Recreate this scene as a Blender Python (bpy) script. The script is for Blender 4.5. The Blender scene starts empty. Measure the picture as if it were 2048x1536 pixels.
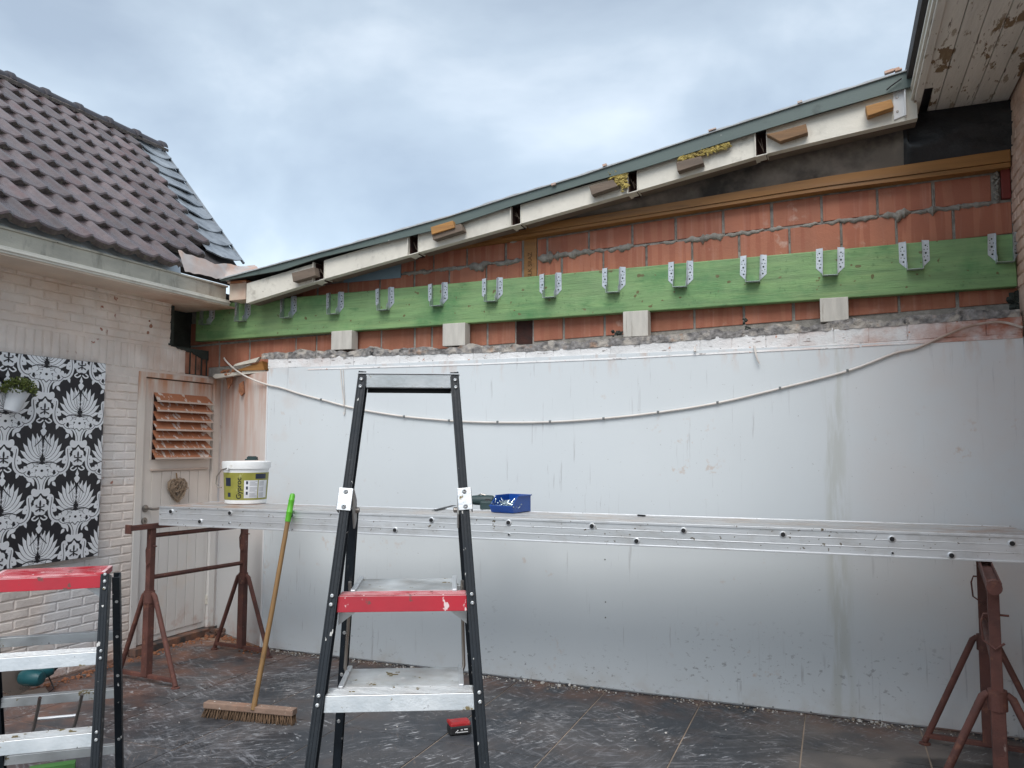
import bpy, math, random, bmesh
from mathutils import Vector as V, Matrix, noise as mn
random.seed(7)
R = math.radians
sc = bpy.context.scene
col = sc.collection

# ------------------------------------------------------------------ camera, sky, sun, exposure
YAW, PITCH, ROLL, FPX = 22.0, 4.5, 0.15, 1590.0
cd = bpy.data.cameras.new('camera'); cam = bpy.data.objects.new('camera', cd); col.objects.link(cam)
fw = V((-math.sin(R(YAW))*math.cos(R(PITCH)), math.cos(R(YAW))*math.cos(R(PITCH)), math.sin(R(PITCH))))
rt0 = V((math.cos(R(YAW)), math.sin(R(YAW)), 0)); up0 = rt0.cross(fw)
RT = rt0*math.cos(R(ROLL)) + up0*math.sin(R(ROLL)); UP = up0*math.cos(R(ROLL)) - rt0*math.sin(R(ROLL))
CP = V((0, 0, 1.5))
m = Matrix((RT, UP, -fw)).transposed().to_4x4(); m.translation = CP
cam.matrix_world = m
cd.sensor_width = 36; cd.lens = 36*FPX/2048; cd.clip_start = .05; cd.clip_end = 600
sc.camera = cam

w = bpy.data.worlds.new('World'); sc.world = w; w.use_nodes = True
nt = w.node_tree; N = nt.nodes; L = nt.links; N.clear()
out = N.new('ShaderNodeOutputWorld'); add = N.new('ShaderNodeAddShader')
b1 = N.new('ShaderNodeBackground'); b2 = N.new('ShaderNodeBackground')
sky = N.new('ShaderNodeTexSky'); sky.sky_type = 'NISHITA'; sky.sun_disc = False
sky.sun_elevation = R(52); sky.sun_rotation = R(168); L.new(sky.outputs[0], b1.inputs[0]); b1.inputs[1].default_value = .05
tc = N.new('ShaderNodeTexCoord'); mp = N.new('ShaderNodeMapping'); mp.inputs['Scale'].default_value = (1, 1, 1.7)
mp.inputs['Location'].default_value = (2.1, .9, .5)
n1 = N.new('ShaderNodeTexNoise'); n1.inputs['Scale'].default_value = 2.3; n1.inputs['Detail'].default_value = 6; n1.inputs['Roughness'].default_value = .5
n1.inputs['Distortion'].default_value = .25
rp = N.new('ShaderNodeValToRGB'); e = rp.color_ramp.elements
e[0].position = .36; e[0].color = (.35, .395, .425, 1); e[1].position = .66; e[1].color = (.80, .845, .85, 1)
x = e.new(.5); x.color = (.49, .55, .575, 1)
L.new(tc.outputs['Generated'], mp.inputs[0]); L.new(mp.outputs[0], n1.inputs[0]); L.new(n1.outputs['Fac'], rp.inputs[0])
L.new(rp.outputs[0], b2.inputs[0]); b2.inputs[1].default_value = .56
L.new(b1.outputs[0], add.inputs[0]); L.new(b2.outputs[0], add.inputs[1]); L.new(add.outputs[0], out.inputs[0])

sl = bpy.data.lights.new('sun', 'SUN'); sl.energy = 1.5; sl.angle = R(36); sl.color = (1, .97, .93)
so = bpy.data.objects.new('sun', sl); col.objects.link(so)
# light comes from behind the camera, high up
sun_dir = V((math.sin(R(168))*math.cos(R(52)), math.cos(R(168))*math.cos(R(52)), math.sin(R(52))))
so.rotation_euler = sun_dir.to_track_quat('Z', 'Y').to_euler()
so.location = (0, 0, 12)
sc.view_settings.view_transform = 'Standard'; sc.view_settings.look = 'None'
sc.view_settings.gamma = 1; sc.view_settings.use_curve_mapping = False
sc.view_settings.exposure = 0.80

# ------------------------------------------------------------------ helpers
def ray(px, py):
    return RT*((px-1024)/FPX) - UP*((py-768)/FPX) + fw
def P(px, py, ax, v):
    d = ray(px, py); i = 'xyz'.index(ax); return CP + d*((v-CP[i])/d[i])
def PP(px, py, p0, n):
    d = ray(px, py); return CP + d*((V(p0)-CP).dot(n)/d.dot(n))
def lerp(a, b, t): return a+(b-a)*t
def interp(pts, x):
    if x <= pts[0][0]: a, b = pts[0], pts[1]
    elif x >= pts[-1][0]: a, b = pts[-2], pts[-1]
    else:
        for a, b in zip(pts, pts[1:]):
            if a[0] <= x <= b[0]: break
    return a[1]+(b[1]-a[1])*(x-a[0])/(b[0]-a[0])

def node_noise(N, L, pos, scale, stretch=(1,1,1), rot=(0,0,0), seed=0, detail=4, rough=.55, dist=0.):
    mp = N.new('ShaderNodeMapping'); mp.inputs['Scale'].default_value = [s*scale for s in stretch]
    mp.inputs['Rotation'].default_value = rot; mp.inputs['Location'].default_value = (seed*3.7, seed*1.9, seed*5.3)
    if any(rot): mp.vector_type = 'TEXTURE'; mp.inputs['Scale'].default_value = [1/(s_*scale) for s_ in stretch]
    n = N.new('ShaderNodeTexNoise'); n.inputs['Scale'].default_value = 1; n.inputs['Detail'].default_value = detail
    n.inputs['Roughness'].default_value = rough; n.inputs['Distortion'].default_value = dist
    L.new(pos, mp.inputs[0]); L.new(mp.outputs[0], n.inputs[0]); return n.outputs['Fac']
def mrange(N, L, s, a, b, c=0., d=1.):
    r = N.new('ShaderNodeMapRange'); r.inputs[1].default_value = a; r.inputs[2].default_value = b
    r.inputs[3].default_value = c; r.inputs[4].default_value = d; L.new(s, r.inputs[0]); return r.outputs[0]
def math2(N, L, op, a, b):
    n = N.new('ShaderNodeMath'); n.operation = op
    for i, s in enumerate((a, b)):
        if isinstance(s, (int, float)): n.inputs[i].default_value = s
        else: L.new(s, n.inputs[i])
    return n.outputs[0]
def mat(name, base, rough=.6, metal=0., var=.18, vscale=6., layers=(), bump=.12, bscale=70., stretch=(1,1,1), rnd=0., rvar=.12, coat=0., spec=.5):
    """base colour + variation noise; layers = dicts(color, scale, lo, hi, stretch, rot, seed, up, lim, amt, rough)"""
    m = bpy.data.materials.new(name); m.use_nodes = True; N = m.node_tree.nodes; L = m.node_tree.links
    bs = N['Principled BSDF']; g = N.new('ShaderNodeNewGeometry'); pos = g.outputs['Position']
    sep = N.new('ShaderNodeSeparateXYZ'); L.new(pos, sep.inputs[0])
    sn = N.new('ShaderNodeSeparateXYZ'); L.new(g.outputs['Normal'], sn.inputs[0])
    v = node_noise(N, L, pos, vscale, stretch, seed=1, detail=5)
    mul = mrange(N, L, v, .3, .7, 1-var, 1+var)
    if rnd:
        oi = N.new('ShaderNodeObjectInfo'); mul = math2(N, L, 'MULTIPLY', mul, mrange(N, L, oi.outputs['Random'], 0, 1, 1-rnd, 1+rnd))
    mx = N.new('ShaderNodeVectorMath'); mx.operation = 'SCALE'; mx.inputs[0].default_value = base; L.new(mul, mx.inputs[3])
    c = mx.outputs[0]; rsock = mrange(N, L, v, .3, .7, rough-rvar, rough+rvar)
    for k, l in enumerate(layers):
        s = node_noise(N, L, pos, l['scale'], l.get('stretch', (1,1,1)), l.get('rot', (0,0,0)), l.get('seed', k+3), l.get('detail', 5), l.get('rough', .6), l.get('dist', 0.))
        f = mrange(N, L, s, l['lo'], l['hi'], 0, l.get('amt', 1.))
        if l.get('gate'):      # a second, larger noise that limits where the first shows
            gs, ga, gb = l['gate']; s2 = node_noise(N, L, pos, gs, seed=k+11, detail=2); f = math2(N, L, 'MULTIPLY', f, mrange(N, L, s2, ga, gb))
        if l.get('up'): f = math2(N, L, 'MULTIPLY', f, mrange(N, L, sn.outputs[2], .5, .9))
        for ax, a, b in l.get('lim', ()):
            f = math2(N, L, 'MULTIPLY', f, mrange(N, L, sep.outputs['xyz'.index(ax)], a, b))
        if l.get('spot'):
            (sx, sy, sz), r0, r1 = l['spot']
            dd = N.new('ShaderNodeVectorMath'); dd.operation = 'DISTANCE'; L.new(pos, dd.inputs[0]); dd.inputs[1].default_value = (sx, sy, sz)
            wob = math2(N, L, 'ADD', dd.outputs['Value'], mrange(N, L, node_noise(N, L, pos, 3.0, seed=31), .3, .7, -.13, .13))
            f = math2(N, L, 'MULTIPLY', f, mrange(N, L, wob, r1, r0))
        mixn = N.new('ShaderNodeMix'); mixn.data_type = 'RGBA'; L.new(f, mixn.inputs[0]); L.new(c, mixn.inputs[6]); mixn.inputs[7].default_value = (*l['color'], 1)
        c = mixn.outputs[2]
        if 'r' in l:
            mf = N.new('ShaderNodeMix'); L.new(f, mf.inputs[0]); L.new(rsock, mf.inputs[2]); mf.inputs[3].default_value = l['r']; rsock = mf.outputs[0]
    L.new(c, bs.inputs['Base Color']); L.new(rsock, bs.inputs['Roughness'])
    bs.inputs['Metallic'].default_value = metal; bs.inputs['Specular IOR Level'].default_value = spec
    if coat: bs.inputs['Coat Weight'].default_value = coat
    if bump:
        bn = N.new('ShaderNodeBump'); bn.inputs['Strength'].default_value = bump; bn.inputs['Distance'].default_value = .01
        L.new(node_noise(N, L, pos, bscale, stretch, seed=2, detail=6, rough=.65), bn.inputs['Height']); L.new(bn.outputs[0], bs.inputs['Normal'])
    return m

ORANGE = (.42, .17, .085)
def dust(scale=5, lo=.5, hi=.75, amt=.6, **k): return dict(color=ORANGE, scale=scale, lo=lo, hi=hi, amt=amt, **k)
def specks(color=(.7,.7,.68), scale=45, lo=.70, hi=.73, **k): return dict(color=color, scale=scale, lo=lo, hi=hi, detail=3, **k)
MT = {}
MT['brickpaint'] = mat('painted_brick', (.80, .715, .65), .75, var=.12, vscale=5, rnd=.05, bump=.5, bscale=55, layers=[
    dict(color=(.74, .75, .765), scale=1.3, lo=.45, hi=.6, amt=.7, lim=[('z', 1.9, 1.1)]),
    dict(color=(.62, .37, .25), scale=2.2, lo=.42, hi=.7, amt=.6, lim=[('y', 3.7, 4.5), ('z', 1.6, 2.2)]),
    dict(color=(.70, .51, .39), scale=3, lo=.4, hi=.7, amt=.6, lim=[('z', 1.8, 2.5)]),
    dict(color=(.33, .10, .05), scale=16, lo=.62, hi=.66, amt=.9, gate=(2.5, .55, .62)),
    dict(color=(.42, .17, .085), scale=7, lo=.40, hi=.7, amt=.85, lim=[('z', .12, .0)]),
    dict(color=(.10, .09, .08), scale=60, lo=.74, hi=.76, amt=.8)])
MT['brickpaint2'] = mat('pink_painted_brick', (.66, .48, .385), .8, var=.18, vscale=7, rnd=.1, bump=.5, bscale=55, layers=[
    dust(6, .5, .7, .6)])
MT['ledgepaint'] = mat('ledge_painted_brick', (.72, .72, .72), .7, var=.1, vscale=9, rnd=.04, bump=.6, bscale=60, layers=[
    dict(color=(.46, .19, .10), scale=19, lo=.64, hi=.68, amt=.85), dict(color=(.20,.18,.17), scale=26, stretch=(.5,1,2), lo=.62, hi=.66, amt=.8), dust(5, .42, .62, .8, lim=[('x', -.7, .8)]), dust(5, .45, .7, .6, lim=[('x', -3.2, -4)]),
    dict(color=(.40, .12, .06), scale=4, lo=.35, hi=.55, amt=.9, lim=[('x', .35, .75)]), dict(color=(.05, .04, .04), scale=30, lo=.70, hi=.72)])
MT['bedmortar'] = mat('grey_bed_mortar', (.23, .22, .215), .95, var=.6, vscale=30, bump=1., bscale=45, layers=[dict(color=(.48,.44,.39), scale=12, lo=.50, hi=.62, amt=.85), dict(color=(.40,.24,.15), scale=9, lo=.58, hi=.68, amt=.6), dict(color=(.05,.05,.05), scale=14, lo=.6, hi=.68)])
MT['mortar'] = mat('mortar', (.27, .255, .23), .95, var=.3, vscale=25, bump=.7, bscale=60)
MT['darkmortar'] = mat('dark_mortar', (.035, .042, .036), .95, var=.4, vscale=12, bump=.8, bscale=50)
MT['block'] = mat('hollow_clay_block', (.40, .160, .100), .85, var=.16, vscale=3, rnd=.09, bump=.3, bscale=50, layers=[
    dict(color=(.30, .092, .057), scale=24, stretch=(1, 1, .05), lo=.5, hi=.53, amt=.42, detail=2, rough=.3), dict(color=(.47, .23, .17), scale=30, stretch=(1, 1, .06), lo=.55, hi=.75, amt=.6, detail=2),
    dict(color=(.62, .50, .43), scale=11, lo=.58, hi=.78, amt=.75, gate=(1.7, .52, .64)),
    dict(color=(.20, .085, .045), scale=3, lo=.35, hi=.6, amt=.55, lim=[('z', 2.5, 2.25)])])
MT['oldblock'] = mat('bare_red_brick', (.27, .10, .055), .9, var=.3, vscale=9, rnd=.18, bump=.5, layers=[dict(color=(.55,.36,.26), scale=9, stretch=(1,1,.2), lo=.5, hi=.7, amt=.7), dict(color=(.05,.04,.035), scale=8, lo=.55, hi=.7)])
MT['plaster'] = mat('white_cladding_sheet', (.63, .675, .70), .68, var=.035, vscale=.8, bump=.04, bscale=25, rvar=.05, layers=[
    dict(color=(.66, .56, .51), scale=1.1, lo=.35, hi=.65, amt=.65, lim=[('x', -.2, .8)]), dict(color=(.50,.29,.18), scale=8, stretch=(1,1,.3), lo=.55, hi=.72, amt=.6, lim=[('z', 1.92, 2.06)]), dict(color=(.58,.47,.41), scale=4, lo=.5, hi=.75, amt=.5, lim=[('x', -3.5, -4)]),
    dict(color=(.50, .52, .49), scale=7, stretch=(3, 1, .35), lo=.42, hi=.56, amt=.65, lim=[('x', -.07, -.03), ('x', .09, .03)]),
    dict(color=(.30, .30, .31), scale=26, stretch=(1.6, 1, .10), lo=.62, hi=.70, amt=.5, gate=(1.1, .5, .62)),
    dict(color=(.24, .23, .22), scale=55, lo=.69, hi=.72, amt=.7, gate=(1.5, .48, .6)),
    dict(color=(.14, .14, .15), scale=28, stretch=(1, 1, 1.5), lo=.61, hi=.66, amt=.7, gate=(1.3, .45, .58), lim=[('z', .55, .12)]),
    dict(color=(.46, .43, .38), scale=7, lo=.45, hi=.7, amt=.6, lim=[('z', .16, .0)]),
    dict(color=(.50, .36, .27), scale=14, lo=.62, hi=.70, amt=.5, gate=(1.2, .55, .65))])
MT['plaster2'] = mat('pink_stained_sheet', (.74, .67, .63), .6, var=.06, vscale=2, bump=.08, bscale=25, layers=[
    dict(color=(.56, .26, .145), scale=9, stretch=(1, 1, .13), lo=.40, hi=.64, amt=.85, lim=[('z', 1.1, 1.9)]),
    dict(color=(.58, .60, .61), scale=1.5, lo=.2, hi=.3, amt=.8, lim=[('z', 1.1, .7)]),
    dict(color=(.42, .17, .085), scale=6, lo=.45, hi=.7, amt=.8, lim=[('z', .2, .02)])])
MT['panelseam'] = mat('seam_trim', (.74, .75, .76), .5, var=.04)
MT['green'] = mat('green_stained_timber', (.185, .32, .135), .62, var=.22, vscale=3, stretch=(1, 3, 9), bump=.3, bscale=16, layers=[
    dict(color=(.035, .19, .06), scale=3.2, lo=.50, hi=.72, amt=.75), dict(color=(.30, .42, .17), scale=5, stretch=(.35, 1, 6), lo=.5, hi=.75, amt=.5),
    dict(color=(.07, .13, .05), scale=22, lo=.66, hi=.72, amt=.75, gate=(4, .5, .62)), dict(color=(.08, .16, .06), scale=13, stretch=(.25, 1, 7), lo=.56, hi=.70, amt=.5), dict(color=(.13,.10,.04), scale=24, lo=.70, hi=.73, amt=.9, detail=1), dict(color=(.26,.38,.19), scale=2.2, lo=.5, hi=.7, amt=.5), dict(color=(.05,.16,.06), scale=9, stretch=(.5,1,1.5), lo=.60, hi=.72, amt=.6), dict(color=(.06,.13,.05), scale=40, lo=.58, hi=.68, amt=.6, gate=(5, .50, .60))])
MT['galv'] = mat('galvanised_steel', (.50, .53, .56), .42, .75, var=.18, vscale=40, bump=.05, layers=[])
MT['hole'] = mat('dark_hole', (.03, .045, .03), .9, var=.1, bump=0)
MT['alu'] = mat('aluminium', (.72, .74, .76), .44, .75, var=.06, vscale=3, bump=.05, bscale=80, stretch=(.3, .3, 3), layers=[
    dict(color=(.42,.40,.37), scale=9, stretch=(1,1,2), lo=.5, hi=.75, amt=.5, r=.6), specks((.16,.13,.09), 40, .66, .70)])
MT['aludeck'] = mat('dusty_aluminium_deck', (.66, .66, .66), .42, .75, var=.14, vscale=6, bump=.15, bscale=60, stretch=(.4, 4, 1), layers=[
    dict(color=(.56,.50,.45), scale=5, lo=.45, hi=.7, amt=.7, r=.8), dict(color=(.46,.30,.22), scale=6, lo=.45, hi=.65, amt=.8, r=.9, lim=[('x', -2.9, -3.6)]), dict(color=(.46,.32,.25), scale=6, lo=.45, hi=.65, amt=.7, r=.9, lim=[('x', -.1, .7)])])
MT['alustep'] = mat('worn_aluminium_step', (.58, .60, .61), .40, .8, var=.15, vscale=9, bump=.1, bscale=90, layers=[
    dict(color=(.48,.45,.42), scale=14, lo=.42, hi=.66, amt=.8, r=.8, up=True), dict(color=(.24,.19,.08), scale=19, lo=.63, hi=.66, amt=.9, r=.8), dict(color=(.08,.08,.08), scale=34, lo=.69, hi=.72, r=.8), dict(color=(.75,.75,.75), scale=30, lo=.66, hi=.72, r=.8)])
MT['black'] = mat('black_painted_rail', (.010, .015, .021), .5, 0, var=.3, spec=.35, vscale=10, bump=.12, bscale=60, layers=[
    dict(color=(.62,.62,.60), scale=30, stretch=(1,1,.6), lo=.665, hi=.68, detail=3), dict(color=(.13,.12,.11), scale=20, stretch=(1,1,.3), lo=.66, hi=.74, amt=.6)])
MT['red'] = mat('red_painted_step', (.40, .006, .022), .5, 0, var=.12, vscale=8, bump=.06, layers=[
    dict(color=(.72,.55,.56), scale=11, stretch=(1,1,1), lo=.36, hi=.58, amt=.95, up=True, r=.8), dict(color=(.14,.05,.04), scale=28, lo=.63, hi=.67), dict(color=(.70,.55,.55), scale=40, stretch=(1,1,.4), lo=.66, hi=.69)])
MT['rust'] = mat('red_oxide_rust', (.115, .045, .035), .72, 0, var=.28, vscale=9, bump=.35, bscale=90, layers=[
    dict(color=(.07,.03,.025), scale=12, lo=.5, hi=.7, amt=.7), dict(color=(.24,.10,.06), scale=25, lo=.58, hi=.7, amt=.6), dict(color=(.36,.27,.24), scale=30, stretch=(1,1,.4), lo=.68, hi=.74, amt=.7)])
MT['tile'] = mat('glazed_roof_tile', (.115, .088, .088), .27, 0, var=.26, vscale=12, rnd=.30, bump=.2, bscale=60, layers=[
    dict(color=(.105,.042,.040), scale=5, lo=.5, hi=.7, amt=.5), dict(color=(.30,.30,.20), scale=70, lo=.68, hi=.74, amt=.5, r=.9)])
MT['tilenose'] = mat('mossy_tile_edge', (.10, .080, .074), .7, var=.4, vscale=35, bump=.5, layers=[dict(color=(.19,.18,.12), scale=55, lo=.55, hi=.68, amt=.85)])
MT['ridge'] = mat('ridge_tile', (.048, .042, .048), .42, var=.2, vscale=9, rnd=.15, bump=.2)
MT['lead'] = mat('lead_sheet', (.27, .295, .32), .42, .35, var=.25, vscale=8, rnd=.12, bump=.25, bscale=20, layers=[
    dict(color=(.08,.09,.11), scale=14, stretch=(1,1,.6), lo=.56, hi=.70, amt=.7), dict(color=(.45,.48,.5), scale=11, lo=.6, hi=.75, amt=.6)])
MT['flash'] = mat('dusty_flashing', (.47, .44, .42), .6, .1, var=.12, vscale=5, bump=.4, bscale=14, layers=[
    dict(color=(.52,.29,.18), scale=9, lo=.45, hi=.6, amt=.9, lim=[('z', 2.85, 2.98)]), dict(color=(.52,.33,.25), scale=4, lo=.35, hi=.6, amt=.8, lim=[('x', -4.6, -4.2)])])
MT['zinc'] = mat('zinc', (.42, .46, .49), .45, .4, var=.12, vscale=6, bump=.1)
MT['fascia'] = mat('weathered_fascia', (.50, .475, .40), .8, var=.14, vscale=4, stretch=(1,1,3), bump=.3, bscale=30, layers=[
    dict(color=(.11,.10,.085), scale=9, stretch=(1,1,.35), lo=.52, hi=.72, amt=.7), dict(color=(.07,.05,.04), scale=26, lo=.69, hi=.72), dict(color=(.40,.24,.16), scale=3, lo=.4, hi=.6, amt=.6, lim=[('y', 4.3, 5)])])
MT['whitewood'] = mat('white_painted_wood', (.70, .67, .59), .68, var=.07, vscale=5, bump=.2, bscale=40, layers=[
    dict(color=(.24,.22,.18), scale=16, lo=.54, hi=.72, amt=.55, gate=(2, .46, .60)), dict(color=(.30,.28,.24), scale=5, stretch=(1,1,.5), lo=.52, hi=.75, amt=.4), dict(color=(.13,.09,.06), scale=34, lo=.72, hi=.74)])
MT['soffitw'] = mat('soffit_board_pink', (.72, .60, .49), .7, var=.1, vscale=4, bump=.15, layers=[dust(4, .4, .65, .6, lim=[('y', 3.8, 4.6)])])
MT['peel'] = mat('peeling_white_paint', (.70, .67, .61), .75, var=.1, vscale=4, stretch=(3,.5,1), bump=.5, bscale=30, rnd=.05, layers=[
    dict(color=(.20,.125,.06), scale=9, stretch=(1.6,.5,1), lo=.565, hi=.585, amt=.95, gate=(2.6, .50, .54)), dict(color=(.12,.085,.055), scale=30, stretch=(2,.15,1), lo=.64, hi=.67, amt=.85),
    dict(color=(.27,.20,.12), scale=16, stretch=(1.5,.4,1), lo=.60, hi=.63, amt=.7)])
MT['darkroof'] = mat('dark_roof_edge', (.05, .045, .045), .8, var=.3, vscale=9)
MT['trim'] = mat('grey_green_trim', (.100, .135, .125), .5, var=.09, vscale=6, stretch=(.4,1,2), bump=.06, layers=[dict(color=(.04,.05,.045), scale=9, lo=.6, hi=.75, amt=.6), specks((.3,.3,.28), 30, .72, .75)])
MT['roofing'] = mat('roofing_membrane_edge', (.42, .44, .45), .7, var=.2, vscale=12, bump=.3)
MT['rustdark'] = mat('dark_rusty_inside', (.045, .018, .014), .95, var=.4, vscale=20, bump=.4)
MT['oldwood'] = mat('weathered_wood', (.17, .13, .10), .85, var=.22, vscale=8, stretch=(.5,2,5), bump=.4, bscale=40)
MT['freshwood'] = mat('orange_wood', (.40, .20, .062), .7, var=.18, vscale=7, stretch=(.4,2,5), bump=.3, bscale=30)
MT['brownwood'] = mat('brown_old_wood', (.215, .125, .065), .8, var=.2, vscale=7, stretch=(.4,2,5), bump=.3, bscale=30)
MT['plate'] = mat('varnished_timber', (.29, .135, .038), .55, var=.25, vscale=3, stretch=(.35,1,7), bump=.2, bscale=14, layers=[dict(color=(.08,.035,.012), scale=9, stretch=(.3,1,4), lo=.58, hi=.75, amt=.7), dict(color=(.37,.18,.055), scale=4, stretch=(.3,1,6), lo=.5, hi=.7, amt=.5)])
MT['membrane'] = mat('aged_grey_membrane', (.22, .19, .16), .9, var=.3, vscale=3, bump=.35, bscale=30, layers=[dict(color=(.03,.028,.027), scale=2.6, lo=.47, hi=.66, amt=.9), dict(color=(.33,.29,.245), scale=5, lo=.52, hi=.74, amt=.6)])
MT['blackmem'] = mat('black_membrane', (.018, .020, .024), .45, var=.5, vscale=4, bump=.9, bscale=9)
MT['insul'] = mat('mineral_wool', (.42, .33, .10), .95, var=.35, vscale=40, bump=.8, bscale=90, layers=[dict(color=(.13,.09,.035), scale=30, lo=.52, hi=.66, amt=.8)])
MT['blueins'] = mat('pale_blue_foam', (.20, .30, .37), .7, var=.08)
MT['door'] = mat('dusty_white_door', (.74, .67, .60), .6, var=.06, vscale=3, bump=.1, bscale=40, layers=[
    dict(color=(.58, .27, .145), scale=11, stretch=(1, 1, .10), lo=.36, hi=.58, amt=.9, lim=[('z', 1.80, 1.97)]),
    dict(color=(.50, .31, .21), scale=6, stretch=(1, 1, .3), lo=.45, hi=.75, amt=.5, lim=[('z', 1.4, 1.9)]),
    dict(color=(.70,.71,.71), scale=2, lo=.3, hi=.4, amt=.6, lim=[('z', 1.2, .8)]), dict(color=(.42,.19,.11), scale=9, lo=.5, hi=.7, amt=.6, lim=[('z', .3, .1)]), dict(color=(.25,.20,.16), scale=50, lo=.7, hi=.74, amt=.7)])
MT['slat'] = mat('dusty_louvre', (.44, .175, .088), .8, var=.12, vscale=10, bump=.2, layers=[dict(color=(.68,.60,.54), scale=17, stretch=(1,1.3,.35), lo=.565, hi=.60, amt=.95)])
MT['slatedge'] = mat('louvre_edge', (.62, .50, .42), .7, var=.1)
MT['artblack'] = mat('black_print_ground', (.014, .013, .018), .5, var=.1, bump=.05)
MT['artwhite'] = mat('white_print', (.80, .81, .83), .5, var=.06, vscale=8, bump=.0)
MT['artedge'] = mat('panel_side', (.12, .11, .11), .6)
MT['pot'] = mat('white_ceramic', (.66, .69, .72), .3, var=.03, bump=0)
MT['leaf'] = mat('succulent_leaf', (.085, .115, .022), .5, var=.6, vscale=60, bump=.1, layers=[dict(color=(.20,.23,.06), scale=50, lo=.5, hi=.62, amt=.8), dict(color=(.10,.05,.025), scale=40, lo=.6, hi=.68, amt=.7, seed=9)])
MT['petal'] = mat('pale_flower', (.6, .58, .45), .6, bump=0)
MT['twig'] = mat('wicker_twig', (.34, .25, .175), .85, var=.3, vscale=60, bump=.4)
MT['steel'] = mat('brushed_steel', (.34, .31, .28), .35, .9, var=.1, bump=.05)
MT['tub'] = mat('white_plastic', (.82, .83, .83), .35, var=.04, vscale=9, bump=.03, layers=[dict(color=(.5,.45,.35), scale=20, lo=.62, hi=.72, amt=.5)])
MT['olive'] = mat('olive_label', (.275, .265, .050), .45, var=.12, vscale=20, bump=0, layers=[dict(color=(.5,.5,.25), scale=30, lo=.62, hi=.7, amt=.5)])
MT['ink'] = mat('black_ink', (.012, .012, .014), .5, bump=0)
MT['navy'] = mat('navy_print', (.015, .022, .05), .5, bump=0)
MT['greyink'] = mat('grey_print', (.30, .31, .33), .5, bump=0)
MT['paper'] = mat('white_print_field', (.70, .71, .74), .45, bump=0)
MT['grip'] = mat('lime_plastic', (.10, .42, .022), .4, var=.06, bump=.02)
MT['stick'] = mat('wooden_broom_handle', (.235, .135, .052), .65, var=.18, vscale=9, stretch=(4,4,.5), bump=.15, layers=[dict(color=(.09,.06,.03), scale=18, lo=.6, hi=.72, amt=.6)])
MT['broomhead'] = mat('dusty_wood_head', (.245, .165, .125), .85, var=.2, vscale=16, bump=.3, layers=[specks((.7,.68,.62), 50, .66, .7), dict(color=(.32,.17,.11), scale=8, lo=.5, hi=.65, amt=.6)])
MT['bristle'] = mat('coir_bristle', (.165, .105, .065), .9, var=.4, vscale=90, stretch=(1,1,.2), bump=.5)
MT['blue'] = mat('blue_plastic', (.006, .065, .32), .38, var=.06, bump=.02)
MT['screw'] = mat('zinc_screw', (.60, .70, .72), .25, .9, var=.1, bump=0)
MT['drillg'] = mat('dark_green_plastic', (.022, .048, .050), .55, var=.2, bump=.08)
MT['drillb'] = mat('black_rubber', (.018, .018, .02), .6, var=.2, bump=.08)
MT['teal'] = mat('teal_plastic', (.008, .085, .10), .42, var=.15, bump=.05)
MT['battred'] = mat('red_plastic', (.36, .018, .022), .5, var=.2, vscale=30, bump=.08, layers=[dict(color=(.4,.25,.22), scale=40, lo=.6, hi=.7, amt=.6)])
MT['cable'] = mat('pale_cable', (.66, .62, .58), .6, var=.1, vscale=8, bump=.05, layers=[dict(color=(.30,.17,.11), scale=4, lo=.3, hi=.5, lim=[('x', .2, .6)], amt=.8)])
MT['clip'] = mat('grey_clip', (.16, .17, .17), .6, bump=0)
MT['chip'] = mat('white_debris', (.62, .60, .56), .8, var=.25, vscale=40)
MT['rubble'] = mat('brick_crumb', (.34, .15, .08), .9, var=.35, vscale=40)
MT['tanchip'] = mat('tan_debris', (.30, .25, .20), .9, var=.35, vscale=40)
MT['step'] = mat('stone_threshold', (.060, .058, .058), .7, var=.3, vscale=6, bump=.2, layers=[dict(color=(.30,.14,.085), scale=5, lo=.42, hi=.62, amt=.85)])
def scuff(rot, seed, scale=5, st=(7, 1, 1), lo=.66, hi=.74, amt=.7, color=(.27,.275,.295), gate=(1.6, .48, .62)): return dict(color=color, scale=scale, stretch=st, rot=(0,0,rot), lo=lo, hi=hi, amt=amt, seed=seed, gate=gate, detail=6, rough=.7, r=.8)
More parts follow.
